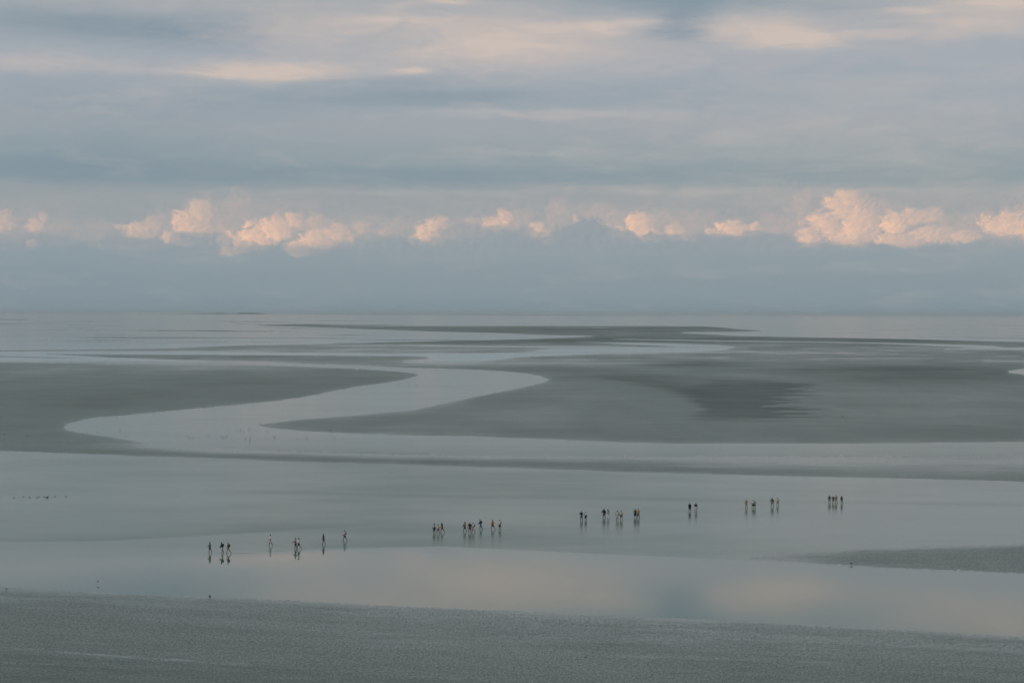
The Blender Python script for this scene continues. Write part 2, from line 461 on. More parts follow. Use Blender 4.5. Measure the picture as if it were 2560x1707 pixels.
RIVER = [(-900, 876), (0, 880), (107, 885), (268, 894), (460, 901), (650, 904.8), (800, 910), (991, 917.6), (1144, 922.6), (1259, 928), (1336, 937), (1362, 945),
         (1370, 949.5), (1358, 955), (1325, 964), (1280, 973.5), (1240, 981), (1197, 990), (1143, 1002), (1088, 1013), (1034, 1024), (980, 1030), (871, 1039.5),
         (762, 1047.6), (680, 1057), (645, 1062.5), (680, 1070.5), (762, 1077), (843, 1081.4), (952, 1085.7), (1088, 1089.5), (1197, 1091), (1280, 1095),
         (1389, 1098.8), (1552, 1106), (1715, 1109.7), (1933, 1109.7), (2150, 1108.6), (2368, 1107), (2560, 1104.8), (3400, 1092), (3400, 1138), (2560, 1138),
         (2260, 1141), (1933, 1142), (1606, 1141), (1280, 1141), (1088, 1139), (870, 1133), (653, 1126), (490, 1119), (408, 1112), (337, 1103), (272, 1092),
         (218, 1084), (174, 1076), (160.5, 1067.7), (168.7, 1060.7), (196, 1053), (245, 1044), (326.5, 1036.7), (435, 1026), (544, 1016), (653, 1006), (762, 991.6),
         (871, 970), (980, 953.5), (1034, 942.6), (1046, 936.6), (1034, 932.8), (980, 926.8), (871, 920.8), (653, 913.7), (435, 910), (218, 907), (0, 906), (-900, 900)]
T2 = [(640, 863.8), (900, 862.3), (1107, 863.5), (1450, 866.4), (1720, 868), (1720, 870.5), (1450, 868.8), (1107, 866.3), (900, 864.8)]
T3 = [(130, 883.6), (500, 883.2), (900, 884), (1068, 882.8), (1300, 881.5), (1362, 873), (1430, 870), (1700, 869), (1770, 870), (1832, 871.5), (1736, 879.5),
      (1650, 881), (1527, 884), (1390, 888.5), (1290, 894), (1215, 902), (1160, 906), (1060, 906), (1010, 903), (1070, 897), (1030, 889.5), (800, 887.2), (500, 886), (130, 884.6)]
T4 = [(1440, 854.6), (1527, 854.8), (1660, 858.2), (1780, 861.6), (1836, 869), (1760, 868.4), (1660, 865), (1550, 860)]
T5 = [(1560, 847.2), (1813, 851), (1966, 853.2), (2119, 855.2), (2272, 858.2), (2387, 861.6), (2464, 864), (2560, 871), (2800, 878), (2800, 880.5), (2560, 873.8),
      (2464, 870.8), (2400, 867.2), (2330, 863.2), (2272, 861), (2119, 857.2), (1813, 853), (1560, 848.6)]
POND = [(2520, 929), (2560, 922.4), (2760, 908), (2760, 950), (2560, 936.4)]
SLIVER_R = [(2270, 841.2), (2560, 844.6), (2800, 847.5), (2800, 850), (2560, 846.4), (2400, 843.6)]
SLIVER_R2 = [(2440, 840.4), (2560, 838.4), (2800, 836), (2800, 838.5), (2560, 840)]
SLIVER_L = [(-300, 888), (0, 890), (115, 892.5), (235, 897), (100, 894.8), (0, 892.6), (-300, 890.5)]
FRONT = [(-1400, 1415), (0, 1467.5), (272, 1482), (522, 1492), (707, 1500), (980, 1513), (1280, 1526.5), (1606, 1541), (1824, 1552), (2205, 1571), (2560, 1590),
         (3900, 1655), (3900, 9000), (-1400, 9000)]
SPIT = [(1870, 1393), (1910, 1389.5), (1987, 1383), (2150, 1373.6), (2259, 1367), (2368, 1362.7), (2560, 1360), (3400, 1338), (3400, 1470), (2560, 1431.5), (2259, 1420),
        (2096, 1411.5), (1965, 1402.5), (1910, 1398)]
LINES_FAR = [  # thin dark lines of sand far out in the wet flats: (x0,y0,x1,y1,thick)
    (-200, 797, 170, 800, 1.6), (150, 812, 330, 815, 1.2), (440, 803, 760, 804.5, 1.4), (-100, 809, 160, 811.5, 1.0), (700, 801, 1000, 802.5, 0.9),
    (100, 843, 900, 846, 3.2), (0, 852, 500, 850, 1.4), (2330, 813, 2800, 815.5, 1.2), (300, 826, 760, 829, 1.5), (620, 816, 900, 826, 1.2), (2150, 825, 2420, 827, 0.9)]

def grid_axis(parts):
    out = []
    for a, b, s in parts:
        n = max(1, int(round((b - a) / s)))
        out += list(a + (b - a) * np.arange(n) / n)
    return np.array(out + [parts[-1][1]])

def tag(o, label=None, cat=None, group=None, kind=None):
    for k, val in (('label', label), ('category', cat), ('group', group), ('kind', kind)):
        if val:
            o[k] = val
    return o

def grid_object(name, xs, ys, z, attrs, mat):
    GX, GY = np.meshgrid(xs, ys)
    wx, wy = ground_np(GX, GY)
    nr, nc = GX.shape
    co = np.stack([wx, wy, z], -1).reshape(-1, 3).astype(np.float32)
    idx = np.arange(nr * nc).reshape(nr, nc)
    q = np.stack([idx[1:, :-1], idx[1:, 1:], idx[:-1, 1:], idx[:-1, :-1]], -1).reshape(-1, 4)
    me = bpy.data.meshes.new(name)
    me.vertices.add(len(co)); me.vertices.foreach_set('co', co.ravel())
    me.loops.add(q.size); me.loops.foreach_set('vertex_index', q.ravel().astype(np.int32))
    me.polygons.add(len(q)); me.polygons.foreach_set('loop_start', np.arange(0, q.size, 4, dtype=np.int32))
    me.polygons.foreach_set('use_smooth', np.ones(len(q), bool))
    for k, a in attrs.items():
        at = me.attributes.new(k, 'FLOAT', 'POINT')
        at.data.foreach_set('value', a.reshape(-1).astype(np.float32))
    me.update(); me.validate()
    me.materials.append(mat)
    o = bpy.data.objects.new(name, me)
    COL.objects.link(o)
    return o

def build_flat():
    xs = grid_axis([(-700, -60, 14), (-60, 2620, 2.7), (2620, 3260, 14)])
    ys = grid_axis([(797.5, 800, 1.2), (800, 960, 0.85), (960, 1360, 2.2), (1360, 1440, 1.6), (1440, 1740, 2.2), (1740, 2000, 12), (2000, 5000, 150)])
    GX, GY = np.meshgrid(xs, ys)
    S = np.full(GX.shape, -8.0)
    F = np.full(GX.shape, 0.4)
    def sand(poly, fuzz):
        d = signed(GX, GY, smooth(poly))
        mk = d > S
        S[mk] = d[mk]; F[mk] = fuzz
    def water(poly, fuzz):
        d = -signed(GX, GY, smooth(poly))
        mk = d < S
        S[mk] = d[mk]; F[mk] = fuzz
    sand(BIG, 1.2)
    sand(FARSAND, 0.3)
    sand(LENS_B, 0.4)
    water(RIVER, 1.5)
    for w in (T2, T4, T5):
        water(w, 0.3)
    water(T3, 1.2)
    water(POND, 0.7)
    for s in (SLIVER_R, SLIVER_R2, SLIVER_L):
        sand(s, 0.3)
    for (x0, y0, x1, y1, th) in LINES_FAR:
        sand([(x0, y0), ((x0 + x1) / 2, (y0 + y1) / 2 - th * .6), (x1, y1), ((x0 + x1) / 2, (y0 + y1) / 2 + th * .6)], 0.4)
    rs = random.Random(5)
    for _ in range(46):          # countless thin strips of sand and strands of water far out
        y0 = rs.uniform(796, 882); x0 = rs.uniform(-300, 1250 if y0 > 830 else 700); ln = rs.uniform(120, 620); th = rs.uniform(.35, 1.1) * (1 + (y0 - 796) / 90)
        sl = rs.uniform(-.002, .006)
        strip = [(x0, y0), (x0 + ln * .5, y0 + sl * ln * .5 - th * .5), (x0 + ln, y0 + sl * ln), (x0 + ln * .5, y0 + sl * ln * .5 + th * .5)]
        sand(strip, 0.3)
    for _ in range(9):
        y0 = rs.uniform(819, 905); x0 = rs.uniform(1250, 2500); ln = rs.uniform(60, 300); th = rs.uniform(.4, .9)
        sl = rs.uniform(.0, .010)
        water([(x0, y0), (x0 + ln * .5, y0 + sl * ln * .5 - th * .5), (x0 + ln, y0 + sl * ln), (x0 + ln * .5, y0 + sl * ln * .5 + th * .5)], 0.3)
    for _ in range(16):
        y0 = rs.uniform(800, 838); x0 = rs.uniform(1950, 2700); ln = rs.uniform(150, 500); th = rs.uniform(.3, .8)
        sand([(x0, y0), (x0 + ln * .5, y0 + .8 - th * .5), (x0 + ln, y0 + 1.6), (x0 + ln * .5, y0 + .8 + th * .5)], 0.3)
    sand(FRONT, 3.0)
    sand(SPIT, 4.0)
    F += 2.5 * np.exp(-((GY - np.interp(GX, [1800, 2000, 2260, 2560], [1391, 1383, 1368, 1361])) / 9.0) ** 2) * (GX > 1780)
    # soggy, broken margins: lower side of the river and the upper side of the spit
    soggy = np.exp(-((GY - (1122 + 14 * np.clip(GX / 1280, 0, 1))) / 12.0) ** 2) * np.clip((GX - 250) / 200, 0, 1)
    F = F + soggy * 5.0
    n = RNG.random(GX.shape) - 0.5
    n = n + 0.6 * (fbm(GX / 9.0, GY / 2.6, 3, 3) - 0.5) + 1.1 * (fbm(GX / 60.0, GY / 5.0, 5, 3) - 0.5)
    big = fbm(GX / 300.0, GY / 14.0, 21, 4) - 0.5
    Sn = S + F * n * 1.6 + np.where(GY > 1100, 3.0, np.where(GY > 900, 2.2, 0.8)) * big
    dy = np.maximum(GY - HORIZON, 4)
    slope = 0.010 * (1 + 60.0 / dy)
    z = np.clip(Sn * slope, -0.30, 0.16)
    # low swells and ripples on the dry sand
    up = np.clip(Sn / 6.0, 0, 1)
    z = z + up * (0.05 * (fbm(GX / 160.0, GY / 16.0, 31, 3) - 0.5) + np.where(dy > 250, 0.012, 0.0) * (RNG.random(GX.shape) - 0.5))

    # how much water the sand still holds
    wet = np.full(GX.shape, 0.40)
    jagged = fbm(GX / 130.0, GY / 3.2, 59, 3)
    def g(cx, cy, rx, ry, a, jag=0.20):
        c0, c1 = np.searchsorted(xs, (cx - rx * 2.6, cx + rx * 2.6))
        r0, r1 = np.searchsorted(ys, (cy - ry * 2.2, cy + ry * 2.2))
        q0 = jagged[r0:r1, c0:c1]
        j = 1 + jag * (np.roll(q0, int(cx) % 7, 0) - 0.5) * 3.0
        q = ((GX[r0:r1, c0:c1] - cx) / (rx * j)) ** 2 + ((GY[r0:r1, c0:c1] - cy) / ry) ** 2
        wet[r0:r1, c0:c1] += a * np.exp(-q ** 1.15)
    for e in [(1650, 953, 130, 9, -.22), (1560, 942, 190, 7, -.35), (1400, 927, 200, 6, -.35), 
              (1730, 912, 110, 8, -.45), (2340, 938, 340, 20, -.5), (2220, 922, 220, 8, -.3), (700, 975, 420, 34, -.22), (200, 1010, 300, 40, -.18),
              (300, 1060, 200, 60, -.05), (1000, 925, 200, 8, -.3), (2500, 1080, 260, 20, -.2), (1500, 1080, 700, 18, -.08),
              (300, 925, 600, 16, .14), (600, 915, 300, 6, .15), (1300, 1040, 200, 40, .10), (2150, 893, 420, 9, .22), (1900, 880, 400, 6, .12), (1500, 905, 200, 9, .25),
              (1150, 905, 220, 9, .45), (2400, 875, 300, 5, .2), (2300, 990, 250, 20, .1), (2350, 1030, 300, 8, .12), (1000, 874, 500, 6, .25), (400, 879, 500, 5, .3),
              (1400, 824, 520, 9, -.5), (1250, 851, 500, 8, -.3), (2100, 852, 500, 8, -.45), (1500, 846, 400, 8, -.3), (1300, 1128, 1600, 14, .35), (2250, 1365, 500, 9, .35), (700, 1160, 1500, 8, -.1), (1900, 1190, 900, 10, -.15)]:
        g(*e)
    # a wide patch of darker base colour on the bank: soft towards the river, frayed into streaks on its far side
    bed = smooth([(1500, 942), (1600, 950), (1720, 954), (1830, 946), (1990, 958), (2010, 976), (1975, 995), (1965, 1012), (1985, 1040), (1900, 1054), (1800, 1052), (1735, 1043), (1752, 1020), (1715, 998), (1640, 975), (1560, 957)])
    fray = (fbm(GX / 500.0, GY / 3.4, 101, 3) - 0.5) * 2.0
    sx_ = GX + fray * np.interp(GX, [1700, 1820, 1950], [30, 60, 150])
    sd_ = signed(sx_, GY + 5.0 * (fbm(GX / 70.0, GY / 12.0, 103, 3) - .5), bed, 50)
    amt_ = np.clip((sd_ + 10) / np.interp(GX, [1600, 1850, 1950], [34, 30, 22]), 0, 1)
    wet = wet - 0.60 * amt_ * amt_ * (3 - 2 * amt_)
    streaks = fbm(GX / 240.0, GY / 4.0, 71, 4)
    fines = fbm(GX / 150.0, GY / 1.7, 73, 4)
    wet = wet + np.clip((1000 - GY) / 120, 0.28, 1) * 0.55 * (streaks - 0.5) + np.clip((925 - GY) / 40, 0.04, 1) * np.interp(GX, [900, 1500], [0.9, 0.5]) * (fines - 0.5)
    low = 1126.5 + GX / 2560 * 77
    tt = np.clip((low - GY - 4) / np.interp(GX, [0, 400, 1300, 2560], [8, 14, 34, 52]), 0, 1)
    strip = (GY > 1108) & (GY < low + 2)
    wet = np.where(strip, 0.26 + 0.85 * tt ** 0.75 * np.clip((GX - 150) / 350, 0.2, 1) + 0.25 * (streaks - 0.5), wet)
    wet = wet + 0.55 * np.clip((2180 - GX) / 300, 0, 1) * ((GY > 1350) & (GY < 1440) & (GX > 1700))
    broken = np.clip(fbm(GX / 120.0, GY / 1.25, 91, 4) * 4.2 - 2.35, 0, 1)
    wet = wet + 0.55 * broken * np.clip((GX - 1150) / 250, 0, 1) * np.exp(-((GY - 888) / 16.0) ** 2) + 0.30 * broken * ((GY < 872) & (GX > 1000))
    edge_line = 1467.5 + (GX / 2560) * 122
    wet = np.where(GY > edge_line - 20, 0.66 - 0.0026 * np.clip(GY - edge_line, 0, 240) + 0.45 * (fbm(GX / 380.0, (GY - GX * .055) / 9.0, 77, 4) - 0.5) + 0.06 * np.clip(GX / 2560, 0, 1), wet)
    for (ya, yb, xa, xb, am) in [(1618, 1662, -60, 620, .5), (1632, 1700, 120, 1150, .35), (1655, 1676, -60, 420, .3), (1600, 1612, -60, 300, .25), (1588, 1640, 1200, 2300, .22), (1640, 1668, 1500, 2400, .25)]:
        yl = ya + (yb - ya) * (GX - xa) / (xb - xa) + 5 * (fbm(GX / 120.0, GX * 0, int(ya), 3) - .5)
        wet = wet + am * np.exp(-((GY - yl) / 2.0) ** 2) * ((GX > xa) & (GX < xb)) * np.clip(fbm(GX / 60.0, GY / 4.0, int(yb), 3) * 3 - .9, 0, 1)
    # water stands in the sand next to the channels
    kk = np.clip((GY - 800) / 200, 0.12, 1)
    wet = np.clip(wet + np.where(GY > 1440, 0.08, 0.20) * np.exp(-np.clip(S, 0, 60) / (3.0 * kk)) + 0.20 * np.exp(-np.clip(S, 0, 60) / (11.0 * kk)) * (0.4 + 1.2 * fbm(GX / 90.0, GY / 6.0, 83, 3)), -0.8, 1)
    o = grid_object('sand_flat', xs, ys, z, {'wet': wet}, SAND)
    tag(o, 'grey wet tidal sand with banks and winding channels', None, None, 'structure')
    return o

def build_water():
    xs = grid_axis([(-700, -60, 20), (-60, 2620, 6), (2620, 3260, 20)])
    ys = grid_axis([(796, 800, 1.5), (800, 1110, 5), (1110, 1340, 4), (1340, 1450, 1.8), (1450, 1640, 5), (1640, 2000, 20), (2000, 5000, 150)])
    GX, GY = np.meshgrid(xs, ys)
    # calm in the channels, breeze-ruffled over the open shallows
    base = np.where(GY < 872, 0.13, 0.06)
    base = np.where(GY < 845, 0.22, base)
    top = 1126.5 + GX / 2560 * 77
    line = np.interp(GX, [-700, 0, 300, 560, 700, 870, 1100, 1280, 1600, 1930, 2560, 3300], [1400, 1392, 1388, 1384, 1380, 1372, 1366, 1374, 1389, 1404, 1431, 1465])
    soft = np.interp(GX, [-700, 0, 560, 800, 1000, 1200, 3300], [40, 40, 18, 7, 4, 1.6, 1.6])
    t = np.clip((line - GY) / soft * 0.5 + 0.5, 0, 1)
    t = t * t * (3 - 2 * t)
    amt = 0.55 + 0.25 * (fbm(GX / 420.0, GY / 26.0, 41, 4) - 0.5) * 2
    amt = amt * np.interp(GX, [0, 500, 1000, 1400, 1900, 2560], [0.62, 0.72, 1.0, 0.95, 0.66, 0.6])
    arc = np.interp(GX, [-700, 0, 250, 450, 650, 800, 1000], [1353, 1352, 1350, 1340, 1328, 1318, 1308])
    up_ = arc - GY
    breeze = np.where(up_ > 0, np.exp(-up_ / 22.0), np.exp(-(up_ / 2.5) ** 2)) * np.clip((1050 - GX) / 400, 0, 1)
    arc2 = np.interp(GX, [0, 500, 1100, 2560], [1218, 1226, 1240, 1262])
    amt = amt + 0.30 * breeze + 0.16 * np.exp(-((GY - arc2) / 5.0) ** 2) * np.clip((GX - 350) / 300, 0, 1)
    ruffle = np.where((GY > top - 25), amt * t, base)
    river = (GY > 900) & (GY < top - 25)
    ruffle = np.where(river, 0.34 + 0.20 * np.clip((GY - 1085) / 50, 0, 1) * np.clip((GX - 300) / 400, 0, 1), ruffle)
    ruffle = np.clip(ruffle + 0.05 * (fbm(GX / 200.0, GY / 9.0, 47, 3) - 0.5), 0, 1)
    o = grid_object('water', xs, ys, np.zeros(GX.shape), {'ruffle': ruffle}, WATER)
    tag(o, 'still grey tidal water in shallow pools and channels', None, None, 'structure')
    return o

sand_obj = build_flat()
water_obj = build_water()

# the rest of the bay, wide round the surveyed part, so that the ground runs to the horizon on every side
def build_bay():
    me = bpy.data.meshes.new('sea')
    L = 110000.0
    me.from_pydata([(-L, -L, -0.6), (L, -L, -0.6), (L, L, -0.6), (-L, L, -0.6)], [], [(0, 1, 2, 3)])
    at = me.attributes.new('ruffle', 'FLOAT', 'POINT')
    at.data.foreach_set('value', [0.22] * 4)
    me.materials.append(WATER)
    o = bpy.data.objects.new('sea', me)
    COL.objects.link(o)
    tag(o, 'open sea of the bay reaching to the horizon', None, None, 'structure')
build_bay()

# ------------------------------------------------------------------ the far shore, low and blue in the haze
def mat_simple(name, col, rough=0.8, var=0.15, scale=12.0):
    mt, nb, b = new_mat(name)
    tc = nb.n('ShaderNodeTexCoord')
    n = nb.noise(tc.outputs['Object'], scale, 4, 0.6)
    c = tuple(col)
    lo = tuple(x * (1 - var) for x in c) + (1,)
    hi = tuple(min(1, x * (1 + var)) for x in c) + (1,)
    nb.put(b.inputs['Base Color'], nb.mix(n, lo, hi))
    b.inputs['Roughness'].default_value = rough
    return mt

def build_far_shore(name, x0, x1, dist, heights, label):
    """low wooded land: a ridge strip with real depth, heights in metres along its length"""
    n = 260
    a0, a1 = azel(x0, 781)[0], azel(x1, 781)[0]
    hx = np.interp(np.linspace(0, 1, n), [h[0] for h in heights], [h[1] for h in heights])
    hx = hx * (0.75 + 0.5 * fbm(np.linspace(0, 60, n), np.zeros(n) + .3, int(x0) + 9, 4))
    rows = []
    for k, (dd, f) in enumerate([(0, 0.0), (150, .45), (400, .85), (900, 1.0), (1800, .8), (3200, 0.0)]):
        az = a0 + (a1 - a0) * np.linspace(0, 1, n)
        r = dist + dd + 300 * (fbm(np.linspace(0, 14, n), np.zeros(n) + k, 77, 3) - .5)
        rows.append(np.stack([np.sin(az) * r, np.cos(az) * r, -1 + (hx + 1) * f * (0.85 + .3 * RNG.random(n))], -1))
    V = np.array(rows).reshape(-1, 3)
    F = [(k * n + i, k * n + i + 1, (k + 1) * n + i + 1, (k + 1) * n + i) for k in range(len(rows) - 1) for i in range(n - 1)]
    me = bpy.data.meshes.new(name)
    me.from_pydata(V.tolist(), [], F)
    me.materials.append(SHORE)
    o = bpy.data.objects.new(name, me)
    COL.objects.link(o)
    tag(o, label, None, None, 'structure')

SHORE = mat_simple('far_wooded_land', (0.23, 0.25, 0.24), 0.95, 0.3, 0.002)
build_far_shore('hills', 430, 670, 60000, [(0, 3), (.3, 14), (.42, 20), (.47, 40), (.54, 33), (.60, 13), (.68, 14), (.70, 47), (.86, 36), (.93, 26), (1, 2)], 'low wooded far shore beyond the sea')
build_far_shore('hills', 680, 1700, 64000, [(0, 2), (.2, 8), (.5, 10), (.8, 7), (1, 2)], 'thin far coastline on the horizon')

# ------------------------------------------------------------------ people
SKINTONE = mat_simple('skin', (0.22, 0.125, 0.088), 0.6, 0.08, 9)
CLOTH = {}
def cloth(rgb):
    key = tuple(round(c, 3) for c in rgb)
    if key not in CLOTH:
        CLOTH[key] = mat_simple('cloth', rgb, 0.85, 0.22, 6)
    return CLOTH[key]

BLACK = (.012, .013, .016); NAVY = (.014, .022, .045); WHITE = (.80, .80, .78); CREAM = (.66, .60, .46); RUST = (.23, .085, .05)
ORANGE = (.42, .16, .035); TAN = (.34, .23, .15); GREY = (.13, .135, .14); LILAC = (.32, .30, .36); DENIM = (.04, .06, .10); KHAKI = (.12, .13, .09)
BLUE = (.03, .08, .20); TEAL = (.03, .065, .07); PINK = (.42, .25, .22); BROWNRED = (.11, .035, .03); ICE = (.42, .50, .55); OLIVE = (.07, .085, .06)
HAIR_D = (.015, .012, .010); HAIR_B = (.06, .03, .018); HAIR_R = (.13, .045, .02); HAIR_F = (.25, .17, .09)

def tube(bm, pts, rads, seg=7, squash=1.0, cap=True):
    """tapered closed tube along points"""
    rings = []
    pts = [Vector(p) for p in pts]
    for i, (p, r) in enumerate(zip(pts, rads)):
        d = (pts[min(i + 1, len(pts) - 1)] - pts[max(i - 1, 0)]).normalized()
        ref = Vector((0, 1, 0)) if abs(d.y) < 0.9 else Vector((1, 0, 0))
        u = d.cross(ref).normalized(); w = u.cross(d).normalized()
        rings.append([bm.verts.new(p + u * (r * math.cos(2 * math.pi * k / seg)) + w * (r * squash * math.sin(2 * math.pi * k / seg))) for k in range(seg)])
    for a, b in zip(rings, rings[1:]):
        for k in range(seg):
            bm.faces.new((a[k], a[(k + 1) % seg], b[(k + 1) % seg], b[k]))
    if cap:
        bm.faces.new(rings[0][::-1]); bm.faces.new(rings[-1])
    return rings

def blob(bm, c, r, seg=10, rings=7, keep=None):
    """ellipsoid; keep(v) may drop vertices of the unit sphere"""
    mt = Matrix.Translation(c) @ Matrix.Diagonal((*r, 1))
    res = bmesh.ops.create_uvsphere(bm, u_segments=seg, v_segments=rings, radius=1.0)
    if keep:
        dead = [q for q in res['verts'] if not keep(q.co)]
        live = [q for q in res['verts'] if keep(q.co)]
        bmesh.ops.delete(bm, geom=dead, context='VERTS')
        bmesh.ops.transform(bm, matrix=mt, verts=[q for q in live if q.is_valid])
    else:
        bmesh.ops.transform(bm, matrix=mt, verts=res['verts'])

def mesh_obj(name, bm, mat, parent=None, smooth_=True):
    me = bpy.data.meshes.new(name)
    bmesh.ops.recalc_face_normals(bm, faces=bm.faces)
    bm.to_mesh(me); bm.free()
    me.materials.append(mat)
    if smooth_:
        me.polygons.foreach_set('use_smooth', np.ones(len(me.polygons), bool))
    o = bpy.data.objects.new(name, me)
    COL.objects.link(o)
    o.parent = parent
    return o

SKINS = []      # (object, material) waiting to be grown into surfaces
def skin_obj(name, joints, edges, mat, parent, root=0, sub=1):
    names = list(joints)
    me = bpy.data.meshes.new(name)
    me.from_pydata([joints[k][0] for k in names], [(names.index(a), names.index(b)) for a, b in edges] and
                   [(names.index(a), names.index(b)) for a, b in edges], [])
    o = bpy.data.objects.new(name, me)
    COL.objects.link(o)
    o.parent = parent
    md = o.modifiers.new('skin', 'SKIN')
    md.use_smooth_shade = True
    lay = me.skin_vertices[0].data if me.skin_vertices else None
    if lay is None:
        bm = bmesh.new(); bm.from_mesh(me); bm.verts.layers.skin.verify(); bm.to_mesh(me); bm.free()
        lay = me.skin_vertices[0].data
    for i, k in enumerate(names):
        r = joints[k][1]
        lay[i].radius = r if isinstance(r, tuple) else (r, r)
        lay[i].use_root = (i == root)
    if sub:
        sm = o.modifiers.new('sub', 'SUBSURF'); sm.levels = sub; sm.render_levels = sub
    SKINS.append((o, mat))
    return o

def person(px, py, hpx, yaw, label, top, legs, hair, step=24, lean=4, sleeve='short', bottom='shorts', hairstyle='short', arms=(14, -14), elbow=18,
           pack=None, packname='backpack', packlabel=None, hat=None, head_yaw=0, sink=0.06, wide=1.0, child=False):
    """one walker: joints posed from stride, lean and arm swing (degrees), then grown into a body and clothes. Faces local +Y."""
    loc = ground(px, py, 0.0)
    dist = math.hypot(loc.x, loc.y)
    H = hpx / FPX * math.hypot(dist, CAM_H) + sink
    H = max(1.50, min(1.90, H))
    k = H / 1.72
    root = bpy.data.objects.new('person', None)
    COL.objects.link(root)
    root.empty_display_size = 0.3
    root.location = (loc.x, loc.y, -sink)
    root.rotation_euler = (0, 0, R(yaw))
    tag(root, label, 'person', 'walkers crossing the shallow water')
    W = wide * 1.22
    sl, cl = math.sin(R(lean)), math.cos(R(lean))
    bob = 0.0
    def leg(side, a, bend):
        hip = Vector((side * .092 * W, 0, .90))
        th, sh = .43, .42
        a_, b_ = R(a), R(a - bend)
        knee = hip + Vector((side * .012, th * math.sin(a_), -th * math.cos(a_)))
        ank = knee + Vector((side * .004, sh * math.sin(b_), -sh * math.cos(b_)))
        return hip, knee, ank
    front, back = leg(1, step, 6 + step * .25), leg(-1, -step * .8, 8 + step * .9)
    low = min(front[2].z, back[2].z)
    drop = low - 0.075
    legsP = []
    for L in (front, back):
        legsP.append([q - Vector((0, 0, drop)) for q in L])
    pz = .93 - drop
    def sp(h, w=0):       # a place on the leaning spine
        return Vector((w, (h - .93) * sl * 1.1, pz + (h - .93) * cl))
    J = {'pelvis': (sp(.93), (.135 * W, .105 * W)), 'waist': (sp(1.08), (.125 * W, .095 * W)), 'chest': (sp(1.28), (.150 * W, .110 * W)), 'collar': (sp(1.43), (.085, .075)),
         'neck': (sp(1.50), .052), 'jaw': (sp(1.555) + Vector((0, .012, 0)), (.066, .074)), 'brow': (sp(1.63) + Vector((0, .010, 0)), (.078, .092)), 'crown': (sp(1.70), (.060, .070))}
    hy = R(head_yaw)
    nose = sp(1.60) + Vector((math.sin(hy) * .105, math.cos(hy) * .105, 0))
    E = [('pelvis', 'waist'), ('waist', 'chest'), ('chest', 'collar'), ('collar', 'neck'), ('neck', 'jaw'), ('jaw', 'brow'), ('brow', 'crown')]
    armsP = []
    for side, sw, tg in ((1, arms[0], 'r'), (-1, arms[1], 'l')):
        sh = sp(1.41, side * .185 * W)
        out_ = .10 if sw < 60 else .16
        a_ = R(sw)
        el = sh + Vector((side * out_ * .55, .28 * math.sin(a_), -.28 * math.cos(a_)))
        b_ = R(sw + elbow)
        wr = el + Vector((side * out_ * .12, .25 * math.sin(b_), -.25 * math.cos(b_)))
        hd = wr + Vector((0, .085 * math.sin(b_ + .12), -.085 * math.cos(b_ + .12)))
        J['sh' + tg] = (sh, .062); J['el' + tg] = (el, .050); J['wr' + tg] = (wr, .036); J['hd' + tg] = (hd, (.040, .022))
        E += [('collar', 'sh' + tg), ('sh' + tg, 'el' + tg), ('el' + tg, 'wr' + tg), ('wr' + tg, 'hd' + tg)]
        armsP.append((sh, el, wr, hd))
    for (hip, knee, ank), tg in zip(legsP, 'rl'):
        mid = knee.lerp(ank, .35)
        heel = ank + Vector((0, -.03, -.035)); toe = ank + Vector((.0, .15, -.045))
        J['hip' + tg] = (hip, .098 * W); J['knee' + tg] = (knee, .066); J['calf' + tg] = (mid, .067); J['ank' + tg] = (ank, .044); J['toe' + tg] = (toe, (.036, .024))
        E += [('pelvis', 'hip' + tg), ('hip' + tg, 'knee' + tg), ('knee' + tg, 'calf' + tg), ('calf' + tg, 'ank' + tg), ('ank' + tg, 'toe' + tg)]
    body = skin_obj('body', J, E, SKINTONE, root)
    body['fingers'] = 1
    extra = bmesh.new()
    for (sh, el, wr, hd), side in zip(armsP, (1, -1)):
        d = (hd - wr).normalized()
        u = Vector((0, 1, 0)) - d * d.y
        u = u.normalized() if u.length > .1 else Vector((0, 0, 1))
        inn = Vector((-side, 0, 0))
        for i, (off, ln) in enumerate(((-.030, .058), (-.010, .070), (.010, .074), (.028, .066))):
            b0 = hd + u * off
            tube(extra, [b0 - d * .02, b0 + d * ln * .5 + inn * .008, b0 + d * ln + inn * .026], [.0095, .009, .007], 5)
        t0 = wr + d * .03 + u * .03
        tube(extra, [t0, t0 + d * .03 + u * .028, t0 + d * .062 + u * .032 + inn * .012], [.011, .010, .008], 5)
    tube(extra, [nose + Vector((0, -.03, .025)), nose + Vector((0, -.004, -.005)), nose + Vector((0, -.03, -.03))], [.006, .014, .006], 5)
    for side in (1, -1):
        blob(extra, sp(1.605, side * .082), (.010, .020, .030), 6, 4)
    FINISH.append((body, extra))
    def grow(keys, edges, add, fac=1.0):
        out = {}
        for q in keys:
            p_, r_ = J[q]
            r_ = r_ if isinstance(r_, tuple) else (r_, r_)
            out[q] = (p_, (r_[0] * fac + add, r_[1] * fac + add))
        return out, edges
    # upper garment
    loose = {'jacket': .042, 'long': .030, 'short': .028, 'vest': .022}[sleeve]
    keys = ['pelvis', 'waist', 'chest', 'collar'] if bottom != 'dress' else ['pelvis', 'waist', 'chest', 'collar']
    TE = [('pelvis', 'waist'), ('waist', 'chest'), ('chest', 'collar')]
    jt, _ = grow(keys, TE, loose)
